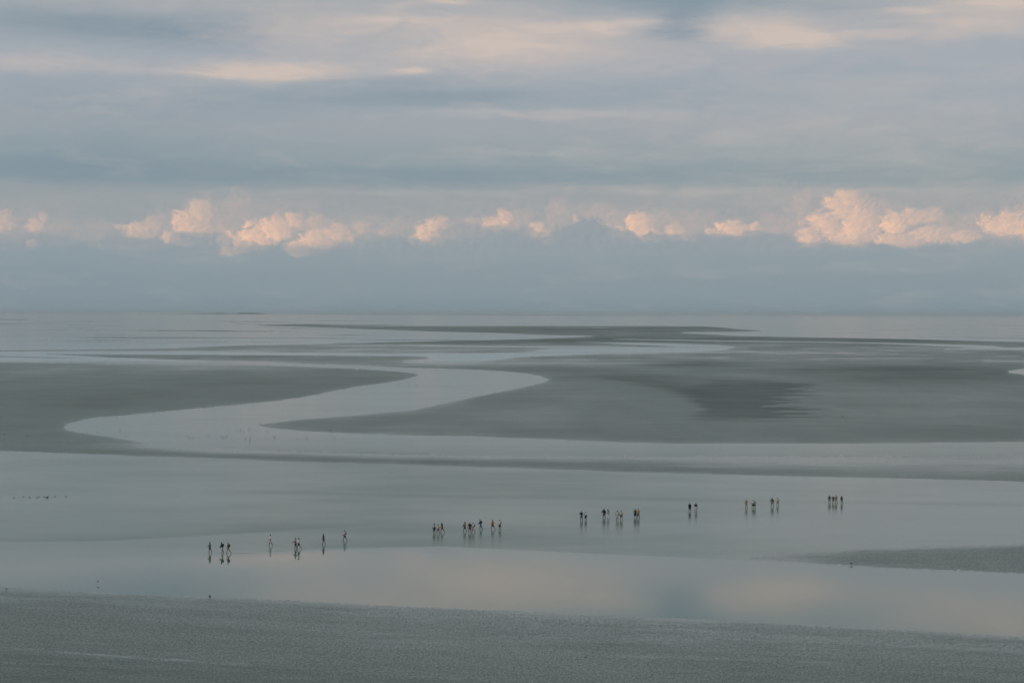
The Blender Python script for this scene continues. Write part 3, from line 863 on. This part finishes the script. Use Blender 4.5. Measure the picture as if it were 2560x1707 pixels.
    for tg in 'rl':
        if sleeve == 'vest':
            jt['sh' + tg] = (J['sh' + tg][0].lerp(J['collar'][0], .25), .060); TE = TE + [('collar', 'sh' + tg)]
            continue
        jt['sh' + tg] = (J['sh' + tg][0], .062 + loose)
        TE = TE + [('collar', 'sh' + tg)]
        if sleeve == 'short':
            jt['el' + tg] = (J['sh' + tg][0].lerp(J['el' + tg][0], .62), .056 + loose); TE = TE + [('sh' + tg, 'el' + tg)]
        else:
            jt['el' + tg] = (J['el' + tg][0], .045 + loose); jt['wr' + tg] = (J['wr' + tg][0], .032 + loose)
            TE = TE + [('sh' + tg, 'el' + tg), ('el' + tg, 'wr' + tg)]
    skin_obj('jacket' if sleeve == 'jacket' else 'shirt', jt, TE, cloth(top), root)
    # lower garment
    if bottom in ('shorts', 'trousers', 'leggings'):
        add = .022 if bottom != 'leggings' else .009
        jb = {'waist': (sp(1.02), (.135 * W + .004, .105 * W)), 'pelvis': (J['pelvis'][0] - Vector((0, 0, .02)), (.145 * W + add * .6, .115 * W + add * .6))}
        BE = [('waist', 'pelvis')]
        for tg in 'rl':
            hip, kn, an = J['hip' + tg][0], J['knee' + tg][0], J['ank' + tg][0]
            jb['hip' + tg] = (hip - Vector((0, 0, .03)), .095 * W + add); BE.append(('pelvis', 'hip' + tg))
            if bottom == 'shorts':
                jb['knee' + tg] = (hip.lerp(kn, .86), .072 + add); BE.append(('hip' + tg, 'knee' + tg))
            else:
                jb['knee' + tg] = (kn, .060 + add); jb['ank' + tg] = (kn.lerp(an, .90), .042 + add)
                BE += [('hip' + tg, 'knee' + tg), ('knee' + tg, 'ank' + tg)]
        skin_obj(bottom, jb, BE, cloth(legs), root)
    else:
        bm = bmesh.new()
        c = (J['kneer'][0] + J['kneel'][0]) / 2
        hem = c.z + (.06 if bottom == 'skirt' else .02)
        wv = sp(1.04)
        pv = J['pelvis'][0]
        spread = abs(J['kneer'][0].y - J['kneel'][0].y) * .5
        tube(bm, [wv, pv - Vector((0, 0, .03)), Vector((0, pv.y * .5 + c.y * .5, (pv.z + hem) / 2)), Vector((0, c.y, hem))],
             [.135 * W, .172 * W, .185 * W, .20 * W], 14, max(.8, min(1.25, .8 + spread * 1.6)), cap=False)
        mesh_obj('skirt', bm, cloth(legs), root)
    # hair or hat
    bm = bmesh.new()
    hc = sp(1.635)
    fy = Vector((math.sin(hy), math.cos(hy), 0))
    blob(bm, hc - fy * .016 + Vector((0, 0, .018)), (.092, .105, .098), 12, 9, keep=lambda q: q.z > -.55 and not (q.z < .30 and q.x * fy.x + q.y * fy.y > .35))
    if hairstyle == 'long':
        tube(bm, [hc - fy * .07 + Vector((0, 0, .03)), hc - fy * .105 + Vector((0, 0, -.10)), hc - fy * .12 + Vector((0, -.03, -.24)), hc - fy * .10 + Vector((0, -.05, -.34))], [.070, .098, .095, .040], 9, .62)
    elif hairstyle == 'blown':     # carried off sideways by the wind
        side = Matrix.Rotation(-R(yaw), 3, 'Z') @ Vector((1, 0.1, 0))
        tube(bm, [hc - fy * .05 + Vector((0, 0, .02)), hc + side * .11 + Vector((0, 0, -.02)), hc + side * .24 + Vector((0, 0, -.09)), hc + side * .34 + Vector((0, 0, -.17))], [.070, .075, .060, .022], 8, .7)
    elif hairstyle == 'tail':
        side = Matrix.Rotation(-R(yaw), 3, 'Z') @ Vector((1, 0.05, 0))
        tube(bm, [hc - fy * .09 + Vector((0, 0, .02)), hc - fy * .11 + side * .08 + Vector((0, 0, -.02)), hc - fy * .10 + side * .17 + Vector((0, 0, -.10))], [.035, .042, .014], 7)
    mesh_obj('hair', bm, cloth(hair), root)
    if hat:
        bm = bmesh.new()
        h0 = sp(1.675)
        tube(bm, [h0 + Vector((0, 0, -.012)), h0 + Vector((0, 0, .0)), h0 + Vector((0, 0, .02)), h0 + Vector((0, 0, .075)), h0 + Vector((0, 0, .10))], [.175, .18, .112, .098, .05], 14)
        mesh_obj('hat', bm, cloth(hat), root)
    for ch in root.children:
        pass
    root.scale = (k, k, k)
    # what the walker carries is a thing of its own
    if pack:
        pk = bpy.data.objects.new(packname, None)
        COL.objects.link(pk)
        pk.empty_display_size = .1
        pk.rotation_euler = (0, 0, R(yaw)); pk.scale = (k, k, k)
        if packname == 'backpack':
            at_ = sp(1.24) + Vector((0, -.215, 0)); size = (.155, .095, .235)
        elif packname == 'jacket':
            at_ = J['elr'][0] + Vector((.05, -.10, -.02)); size = (.10, .16, .20)
        else:
            at_ = (J['hipl'][0] + Vector((-.19, .02, .07))); size = (.055, .15, .12)
        pk.location = Matrix.Translation(root.location) @ Matrix.Rotation(R(yaw), 4, 'Z') @ (at_ * k)
        bm = bmesh.new()
        bmesh.ops.create_cube(bm, size=2.0)
        bmesh.ops.subdivide_edges(bm, edges=bm.edges[:], cuts=3, use_grid_fill=True)
        for q in bm.verts:
            c = q.co
            l = max(abs(c.x), abs(c.y), abs(c.z))
            sph = c.normalized()
            c2 = c.lerp(sph, .55)
            taper = 1 - .16 * max(0, c2.z)
            q.co = Vector((c2.x * size[0] * taper, c2.y * size[1] * taper, c2.z * size[2]))
        mesh_obj('bag_body', bm, cloth(pack), pk)
        bm = bmesh.new()
        if packname == 'backpack':
            for sx in (-1, 1):
                tube(bm, [Vector((sx * .09, .07, .19)), Vector((sx * .11, .16, .22)), Vector((sx * .115, .345, .12)), Vector((sx * .125, .31, -.03)), Vector((sx * .13, .07, -.14))], [.020] * 5, 6, .5)
        elif packname == 'jacket':
            tube(bm, [Vector((0, .10, .14)), Vector((0, .0, .22)), Vector((0, -.12, .12)), Vector((0, -.20, -.16))], [.05, .06, .06, .045], 7, .7)
        else:
            tube(bm, [Vector((0, .10, .08)), Vector((.05, .06, .35)), Vector((.16, -.02, .47))], [.014] * 3, 6)
            tube(bm, [Vector((0, -.10, .08)), Vector((.05, -.08, .35)), Vector((.16, -.04, .47))], [.014] * 3, 6)
        mesh_obj('sleeve' if packname == 'jacket' else 'strap', bm, cloth(tuple(c * .8 for c in pack)), pk)
        tag(pk, packlabel or (packname + ' carried by a walker'), 'bag' if packname != 'jacket' else 'jacket', 'bags and jackets carried by the walkers')
    return root

FINISH = []
L_ = 'walker '
P = person
P(525, 1381, 26, 100, 'walker in a dark jacket over bare legs, leading the whole line alone', GREY, BLACK, HAIR_D, 16, 3, 'jacket', 'shorts', arms=(20, 4), elbow=30, pack=GREY, packname='shoulder_bag',
  packlabel='grey shoulder bag on the walker who leads the whole line', sink=.05)
P(556, 1382, 27, 98, 'walker in a navy jacket and pale shorts leaning forward, first of the pair with backpacks', NAVY, ICE, HAIR_D, 8, 12, 'jacket', 'shorts', arms=(16, 6), elbow=30, pack=NAVY,
  packlabel='big navy backpack on the stooping walker in navy jacket', sink=.05)
P(571, 1382.5, 27, 96, 'walker in a rust-red top and tan shorts in long stride beside the stooping navy walker', RUST, TAN, HAIR_D, 24, 5, 'long', 'shorts', arms=(-10, 12), elbow=20, pack=BROWNRED,
  packlabel='dark red backpack on the walker in rust-red top', sink=.05)
P(676, 1363, 27, 100, 'walker alone in a long white shirt over bare legs, dark hair', WHITE, WHITE, HAIR_D, 18, 2, 'long', 'shorts', hairstyle='short', arms=(8, -12), elbow=20, pack=TAN, packname='shoulder_bag',
  packlabel='brown shoulder bag on the walker alone in long white shirt', sink=.05)
P(739, 1370, 26, 115, 'walker in a lilac-grey shirt and dark trousers, arm in arm with one in white', LILAC, BLACK, HAIR_D, 8, 3, 'long', 'trousers', arms=(14, 24), elbow=40, sink=.05)
P(747, 1371.5, 27, 100, 'walker in white shirt and black shorts with ponytail blowing, beside lilac-grey shirt', WHITE, BLACK, HAIR_B, 22, 4, 'long', 'shorts', 'tail', arms=(24, 4), elbow=45, sink=.05)
P(809, 1360, 26, 104, 'walker alone in dark navy T-shirt and brown shorts, arms hanging', BLACK, BROWNRED, HAIR_D, 14, 4, 'short', 'shorts', arms=(12, -20), elbow=10, sink=.05)
P(862, 1351, 28, 96, 'walker alone in white shirt and dark shorts with a grey backpack, long stride', WHITE, NAVY, HAIR_D, 22, 6, 'short', 'shorts', arms=(12, 2), elbow=30, pack=GREY,
  packlabel='grey backpack on the walker alone in white shirt and dark shorts', sink=.05)
P(1085.3, 1333, 24.5, 120, 'walker with long auburn hair, pale blue top and blue skirt, beside one in grey-green trousers', ICE, BLUE, HAIR_R, 6, 2, 'short', 'skirt', 'long', arms=(4, -4), pack=NAVY, packname='shoulder_bag',
  packlabel='navy shoulder bag on the walker in blue skirt', sink=.08)
P(1095, 1333.5, 23, 150, 'walker with long brown hair, pale top and grey-green trousers, legs apart', CREAM, KHAKI, HAIR_R, 16, 2, 'short', 'leggings', 'long', arms=(10, -8), sink=.08)
P(1105.5, 1330.5, 27, 110, 'walker in black shirt and baggy green-grey shorts, elbows out, knee lifted', BLACK, OLIVE, HAIR_D, 22, 6, 'short', 'shorts', arms=(-26, 26), elbow=30, wide=1.08, sink=.06)
P(1162, 1328.5, 24, 118, 'walker with auburn hair blown aside, tan top and dark red shorts', TAN, BROWNRED, HAIR_R, 16, 3, 'short', 'shorts', 'blown', arms=(14, -10), pack=BROWNRED, packname='jacket',
  packlabel='dark red jacket over the arm of the walker with blown auburn hair', sink=.08)
P(1174.5, 1331, 25, 165, 'walker in black T-shirt and dark shorts between the blown-hair walker and a white top', BLACK, NAVY, HAIR_B, 14, 2, 'short', 'shorts', arms=(12, -10), elbow=14, wide=1.06, sink=.08)
P(1183, 1331, 25, 120, 'walker in white top and pale shorts with a dark bag behind, beside the black T-shirt', WHITE, CREAM, HAIR_D, 16, 4, 'short', 'shorts', arms=(30, 8), elbow=50, pack=GREY,
  packlabel='dark grey backpack on the walker in white top and pale shorts', sink=.08)
P(1202, 1322, 25.5, 98, 'walker all in navy blue bending forward under a navy backpack', BLUE, BLUE, HAIR_D, 14, 12, 'long', 'trousers', arms=(14, 8), elbow=40, pack=NAVY,
  packlabel='navy backpack slung low on the walker all in navy blue', sink=.08)
P(1232, 1323.5, 25.5, 115, 'walker in a bright orange jacket and black shorts, long bare-legged stride', ORANGE, BLACK, HAIR_D, 22, 3, 'jacket', 'shorts', arms=(4, -4), elbow=10, sink=.06)
P(1249.5, 1324, 26, 130, 'walker in pale shirt and dark shorts with a pale pack, behind the orange jacket', WHITE, BROWNRED, HAIR_D, 6, 3, 'short', 'shorts', arms=(-12, 6), elbow=14, pack=LILAC,
  packlabel='pale grey backpack on the walker behind the orange jacket', sink=.08)
P(1453.7, 1300, 22.5, 150, 'walker all in black with arms folded, beside the one in white top and navy skirt', BLACK, BLACK, HAIR_D, 6, 2, 'long', 'trousers', arms=(20, 22), elbow=70, sink=.10)
P(1464, 1300, 20.5, 130, 'walker in white top and navy skirt with a bag strap, beside one all in black', WHITE, NAVY, HAIR_D, 5, 2, 'short', 'skirt', arms=(18, 16), elbow=50, pack=NAVY, packname='shoulder_bag',
  packlabel='navy shoulder bag on the walker in white top and navy skirt', sink=.12)
P(1510, 1294, 22.5, 140, 'walker in dark navy jacket and dark trousers, beside the one with blown scarf-like hair', NAVY, BLACK, HAIR_D, 10, 4, 'jacket', 'trousers', arms=(14, -16), elbow=30, wide=1.08, sink=.10)
P(1520, 1295, 22, 120, 'walker in pale blue top and white trousers with dark hair blown sideways', ICE, WHITE, HAIR_D, 10, 8, 'long', 'trousers', 'blown', arms=(10, -4), elbow=30, pack=NAVY,
  packlabel='navy backpack on the walker in pale blue top', sink=.12)
P(1543, 1299, 23.5, 175, 'walker in white vest and white shorts with bare legs apart, grey bag at the hip', WHITE, WHITE, HAIR_D, 14, 1, 'vest', 'shorts', arms=(10, -8), elbow=20, pack=GREY, packname='shoulder_bag',
  packlabel='dark grey shoulder bag on the walker in white vest', sink=.10)
P(1553, 1299, 23.5, 165, 'walker in cream shirt and black shorts beside the white vest', CREAM, BLACK, HAIR_D, 10, 1, 'short', 'shorts', arms=(4, -8), elbow=16, sink=.10)
P(1588, 1294.5, 23.5, 160, 'walker in a sleeveless black dress with bare legs, beside a tall yellow-cream shirt', BLACK, BLACK, HAIR_F, 14, 2, 'vest', 'dress', arms=(6, -6), sink=.10)
P(1595.5, 1295, 26, 140, 'tall walker in yellow-cream shirt and dark jeans with elbows out', (.48, .36, .14), DENIM, HAIR_D, 10, 3, 'short', 'trousers', arms=(28, -20), elbow=70, sink=.08)
P(1724.5, 1278, 20.5, 150, 'walker in loose black dress-like shirt, beside one with auburn hair and pale skirt', BLACK, BLACK, HAIR_D, 8, 2, 'long', 'skirt', arms=(-14, 10), elbow=14, sink=.14)
P(1739.6, 1278, 20.5, 160, 'walker with long auburn hair, black top and pale skirt', BLACK, CREAM, HAIR_R, 6, 2, 'short', 'skirt', 'long', arms=(6, -6), sink=.14)
P(1866, 1269.5, 20, 140, 'walker in a tan top and pinkish shorts, just ahead of the huddled pair', TAN, PINK, HAIR_R, 6, 2, 'long', 'shorts', 'long', arms=(8, 14), elbow=40, sink=.14)
P(1882, 1269.5, 19.5, 130, 'walker in white top huddled close to one in lilac', WHITE, BLACK, HAIR_D, 10, 6, 'short', 'shorts', arms=(20, 6), elbow=40, sink=.14)
P(1886.5, 1270, 19, 150, 'walker in lilac top and dark shorts huddled close to one in white', LILAC, BLACK, HAIR_D, 8, 4, 'short', 'shorts', arms=(6, -6), elbow=20, sink=.14)
P(1930.5, 1265.5, 26, 150, 'tallest walker in the far groups, pale collar and dark trousers under a large black backpack', GREY, GREY, HAIR_D, 16, 5, 'long', 'trousers', arms=(8, -8), elbow=20, pack=BLACK,
  packlabel='large black backpack on the tallest walker of the far groups', wide=1.12, sink=.08)
P(1944, 1264, 20.5, 150, 'walker in pale top and tan shorts with arms akimbo, beside the tallest walker', CREAM, TAN, HAIR_D, 6, 2, 'short', 'shorts', arms=(24, -22), elbow=60, sink=.14)
P(2073.6, 1256.6, 18.5, 150, 'walker in grey-blue top and grey trousers, first of the hindmost four', (.08, .10, .11), GREY, HAIR_D, 8, 2, 'long', 'trousers', arms=(8, -8), sink=.14)
P(2083, 1257, 17, 150, 'walker in black top and shorts, second of the hindmost four', BLACK, BLACK, HAIR_D, 8, 3, 'short', 'shorts', arms=(8, -8), sink=.14)
P(2090.5, 1257.3, 19.5, 140, 'walker in pink top and tan shorts, third of the hindmost four', PINK, TAN, HAIR_R, 8, 2, 'long', 'shorts', arms=(-10, 14), sink=.14)
P(2104.7, 1258, 18.5, 120, 'walker in dark teal jacket and bare legs, last of the whole line', TEAL, KHAKI, HAIR_D, 8, 5, 'jacket', 'shorts', arms=(6, 4), sink=.14)

def grow_skins():
    """turn every posed skeleton into its surface, then drop the construction"""
    dg = bpy.context.evaluated_depsgraph_get()
    dg.update()
    made = [(o, bpy.data.meshes.new_from_object(o.evaluated_get(dg)), mt) for o, mt in SKINS]
    for o, me, mt in made:
        o.modifiers.clear()
        me.materials.clear()
        me.materials.append(mt)
        me.polygons.foreach_set('use_smooth', np.ones(len(me.polygons), bool))
        o.data = me
        me.name = o.name
    for o, bm in FINISH:
        bmesh.ops.recalc_face_normals(bm, faces=bm.faces)
        bm.from_mesh(o.data)
        bm.to_mesh(o.data); bm.free()
        o.data.polygons.foreach_set('use_smooth', np.ones(len(o.data.polygons), bool))
        del o['fingers']
grow_skins()

# ------------------------------------------------------------------ birds
FEATHER = mat_simple('grey_brown_feathers', (.045, .043, .040), .8, .3, 20)
WHITEF = mat_simple('white_feathers', (.62, .62, .60), .8, .1, 20)
GULLBACK = mat_simple('grey_wing_feathers', (.10, .105, .11), .8, .2, 20)
BILL = mat_simple('bill_and_legs', (.16, .08, .03), .6, .1, 20)

def bird_body(bm, standing=True):
    tube(bm, [(0, -.22, .02), (0, -.15, .03), (0, -.04, .02), (0, .07, .03), (0, .12, .08), (0, .145, .14), (0, .17, .165), (0, .20, .165)],
         [.012, .045, .075, .065, .040, .030, .034, .014], 9, .85)

def bird_legs(bm, h=.16):
    for sx in (-1, 1):
        tube(bm, [(sx * .028, .0, -.03), (sx * .028, -.012, -.03 - h * .5), (sx * .028, 0, -.03 - h)], [.008, .006, .006], 5)
        tube(bm, [(sx * .028, 0, -.03 - h), (sx * .028, .045, -.034 - h)], [.008, .005], 5)

def wing(bm, sx, spread):
    """folded along the flank or held out"""
    if spread:
        pts = [(sx * .04, .05, .05), (sx * .20, .09, .14), (sx * .38, .03, .20), (sx * .58, -.08, .19)]
        w = [.10, .10, .075, .015]
    else:
        pts = [(sx * .058, .07, .045), (sx * .068, -.02, .045), (sx * .045, -.14, .04), (sx * .015, -.25, .025)]
        w = [.03, .055, .045, .012]
    tube(bm, pts, w, 8, .18 if spread else .9)

def simple_bird(kind):
    """small far bird as one mesh"""
    bm = bmesh.new()
    bird_body(bm)
    tube(bm, [(0, .195, .163), (0, .25, .15)], [.012, .003], 5)
    for sx in (-1, 1):
        wing(bm, sx, False)
    if kind == 'wader':
        bird_legs(bm, .16)
    me = bpy.data.meshes.new('bird_' + kind)
    bmesh.ops.recalc_face_normals(bm, faces=bm.faces)
    bm.to_mesh(me); bm.free()
    me.polygons.foreach_set('use_smooth', np.ones(len(me.polygons), bool))
    me.materials.append(FEATHER)
    return me

WADER, SWIMMER = simple_bird('wader'), simple_bird('swimmer')

def small_bird(px, py, label, group, mesh=WADER, s=1.0, name='wading_bird'):
    loc = ground(px, py)
    o = bpy.data.objects.new(name, mesh)
    COL.objects.link(o)
    o.location = (loc.x, loc.y, .19 * s if mesh is WADER else .035 * s)
    o.rotation_euler = (0, 0, random.uniform(0, 6.28))
    o.scale = (s, s, s)
    tag(o, label, 'bird', group)
    return o

def crop(pts, x0, y0, k):
    return [(x0 + x * k, y0 + y * k) for x, y in pts]

BEND = crop([(277, 300), (318, 274), (443, 283), (489, 313), (871, 319), (935, 330), (953, 338), (980, 338), (1094, 323), (1187, 328), (1203, 340), (1224, 327), (1303, 284),
             (1328, 282), (1351, 292), (1390, 278), (1398, 327), (1364, 346), (1398, 352), (1396, 362), (1519, 293), (1577, 335), (1747, 343), (1813, 343), (1992, 283), (1983, 286),
             (2017, 343), (1970, 397), (2214, 450)], 150, 980, .3401)
EDGE = crop([(380, 182), (415, 178), (465, 170), (495, 162), (685, 152), (697, 152), (764, 146), (1048, 112), (1060, 112), (1120, 108), (628, 149)], 150, 980, .3401)
UPPER = crop([(1835, 149), (1876, 148), (1912, 150), (1917, 153), (1889, 133), (1580, 173), (2270, 187), (1395, 246)], 0, 880, .5442)
TOPS = crop([(460, 380), (578, 382), (674, 380), (737, 401), (880, 380), (1190, 388), (1215, 389), (1300, 390), (1380, 392), (1930, 405), (2055, 409)], 0, 760, .38265)
for i, p in enumerate(BEND):
    where = ('tiny dark bird wading at the rounded inner end of the river bend' if i < 4 else 'single tiny dark bird wading apart in the middle of the river bend' if i in (4, 8) else
             'tiny dark bird of the short row wading in the river bend' if i < 8 else 'tiny dark bird in the cluster wading off the pointed sandbank tip' if i < 20 else
             'tiny dark bird wading close below the pointed sandbank' if i < 26 else 'tiny dark bird wading by the near bank below the pointed sandbank')
    small_bird(*p, where, 'birds wading in the river bend', s=random.uniform(1.0, 1.35))
for p in EDGE:
    small_bird(*p, 'tiny dark bird at the sandbank edge above the river bend', 'birds along the bank of the river bend', s=random.uniform(1.0, 1.3))
for p in UPPER:
    small_bird(*p, 'tiny dark bird in the upper reach of the river', 'birds in the upper reach', s=random.uniform(1.1, 1.5))
for p in TOPS:
    small_bird(*p, 'speck of a bird along the far channel edge', 'birds along the far channel', s=random.uniform(1.3, 1.8))
small_bird(1466.6, 879.4, 'lone dark bird on the pale far pool', None, s=2.2)
small_bird(2106, 1044, 'lone dark bird on the broad bare sandbank', None, s=1.3)
small_bird(69, 1090.6, 'lone bird on the sand near the river bend, the inner one', None, s=1.2)
small_bird(10, 1088, 'lone bird on the sand near the river bend, at the very edge', None, s=1.2)
small_bird(1464, 1647, 'lone small dark bird on the rippled front sand', None, s=.8)

def full_bird(name, px, py, label, cat, dark, yaw, s=1.0, swim=False, spread=False, lift=0.0, group=None):
    root = bpy.data.objects.new(name, None)
    COL.objects.link(root)
    loc = ground(px, py)
    root.location = (loc.x, loc.y, lift + (.035 if swim else .19) * s)
    root.rotation_euler = (0, 0, R(yaw)); root.scale = (s, s, s)
    root.empty_display_size = .1
    tag(root, label, cat, group)
    bm = bmesh.new(); bird_body(bm); mesh_obj('body', bm, FEATHER if dark else WHITEF, root)
    bm = bmesh.new(); tube(bm, [(0, .195, .163), (0, .225, .16), (0, .255, .15)], [.013, .010, .003], 6, .7); mesh_obj('beak', bm, BILL, root)
    for sx in (-1, 1):
        bm = bmesh.new(); wing(bm, sx, spread); mesh_obj('wing', bm, FEATHER if dark else GULLBACK, root)
        if not swim and not lift:
            bm = bmesh.new()
            tube(bm, [(sx * .028, .0, -.03), (sx * .028, -.012, -.11), (sx * .028, 0, -.19)], [.008, .006, .006], 5)
            tube(bm, [(sx * .028, 0, -.186), (sx * .028, .045, -.19)], [.008, .005], 5)
            mesh_obj('leg', bm, BILL, root)
    return root

DUCKS = crop([(340, 433), (575, 411), (725, 424), (902, 424), (957, 406), (1078, 412), (1350, 404), (1620, 404)], 0, 1200, .10204)
DUCK_L = ['dark duck swimming alone at the front of the string', 'dark duck, second in the string of swimming ducks', 'dark duck, third in the string of swimming ducks',
          'dark duck swimming, nearer one of the close pair', 'dark duck swimming, farther one of the close pair', 'dark duck swimming just ahead of the flapping one',
          'dark duck trailing a wake just behind the flapping one', 'dark duck swimming alone at the tail of the string']
for p, lb in zip(DUCKS, DUCK_L):
    full_bird('duck', *p, lb, 'duck', True, random.uniform(75, 105), 0.85, swim=True, group='ducks swimming in a string on the shallows')
full_bird('duck', 118, 1243.4, 'dark duck flapping its raised wings among the swimming ducks', 'duck', True, 60, .95, swim=True, spread=True, group='ducks swimming in a string on the shallows')
full_bird('gull', 2128, 1412, 'dark gull standing at the tip of the speckled sand spit', 'gull', True, 70, 1.2)
full_bird('gull', 525, 1495, 'dark gull with half-raised wings on the edge of the front sand', 'gull', True, 100, 1.0, spread=True)
full_bird('gull', 16, 1475, 'small white gull on the front sand at its very end', 'gull', False, 80, 1.0)
full_bird('gull', 245, 1460, 'white gull gliding low over the calm pool', 'gull', False, 110, .7, spread=True, lift=.25)

# ------------------------------------------------------------------ wavelets round the walkers' feet and behind the ducks
def ripple(px, py, half_px, bow=1.2, h=.035, wd=.35):
    """a long low wave crest lying on the water, thinning out to both ends"""
    n = 14
    pts = []
    for i in range(n + 1):
        t = i / n * 2 - 1
        pts.append(ground(px + t * half_px, py + bow * (1 - t * t) + random.uniform(-.25, .25)))
    V, F = [], []
    prof = [(-1, -.004), (-.45, .55), (0, 1), (.45, .55), (1, -.004)]
    for i, p in enumerate(pts):
        t = abs(i / n * 2 - 1)
        a = (1 - t ** 2) * random.uniform(.7, 1)
        for o_, hh in prof:
            V.append((p.x, p.y + o_ * wd * (0.3 + .7 * a), max(-.002, hh * h * a) if hh > 0 else -.002))
    m_ = len(prof)
    for i in range(n):
        for j in range(m_ - 1):
            F.append((i * m_ + j, (i + 1) * m_ + j, (i + 1) * m_ + j + 1, i * m_ + j + 1))
    me = bpy.data.meshes.new('ripple')
    me.from_pydata(V, [], F)
    at = me.attributes.new('ruffle', 'FLOAT', 'POINT'); at.data.foreach_set('value', [.25] * len(V))
    me.polygons.foreach_set('use_smooth', np.ones(len(me.polygons), bool))
    me.materials.append(WATER)
    o = bpy.data.objects.new('ripple', me)
    COL.objects.link(o)
    o.parent = water_obj

for r_ in [(536, 1380, 26), (566, 1381.5, 30), (610, 1381, 46), (672, 1362, 18), (700, 1363, 22), (752, 1370.5, 20), (690, 1376, 36), (808, 1359.5, 18), (862, 1350.8, 22), (1080, 1333, 22), (1100, 1332, 26),
           (1130, 1328, 20), (1172, 1330, 24), (1200, 1331, 26), (1202, 1321.5, 22), (1240, 1323.4, 26), (1270, 1323, 18), (1459, 1299.8, 22), (1515, 1294, 24), (1548, 1298.4, 20), (1592, 1294, 26),
           (1730, 1277.6, 32), (1876, 1269, 40), (1900, 1260, 46), (1937, 1264.4, 26), (2090, 1256.8, 40), (50, 1242, 22), (80, 1242.5, 14), (128, 1241.4, 14), (68, 1208.5, 10), (160, 1211, 12)]:
    ripple(*r_)

# ------------------------------------------------------------------ sea air
def build_haze():
    bm = bmesh.new()
    bmesh.ops.create_cube(bm, size=1.0)
    bmesh.ops.transform(bm, matrix=Matrix.Translation((0, 0, 54)) @ Matrix.Diagonal((240000, 240000, 112, 1)), verts=bm.verts)
    me = bpy.data.meshes.new('haze')
    bm.to_mesh(me); bm.free()
    mt = bpy.data.materials.new('sea_haze')
    mt.use_nodes = True
    t = mt.node_tree
    t.nodes.clear()
    pv = t.nodes.new('ShaderNodeVolumePrincipled')
    pv.inputs['Color'].default_value = (0.95, 0.98, 1.0, 1)
    pv.inputs['Density'].default_value = HAZE
    pv.inputs['Anisotropy'].default_value = 0.1
    out = t.nodes.new('ShaderNodeOutputMaterial')
    t.links.new(pv.outputs[0], out.inputs['Volume'])
    me.materials.append(mt)
    o = bpy.data.objects.new('haze', me)
    COL.objects.link(o)
    o.display_type = 'WIRE'
    tag(o, 'thin blue-grey sea haze over the whole bay', None, None, 'stuff')
HAZE = 1.1e-5
build_haze()
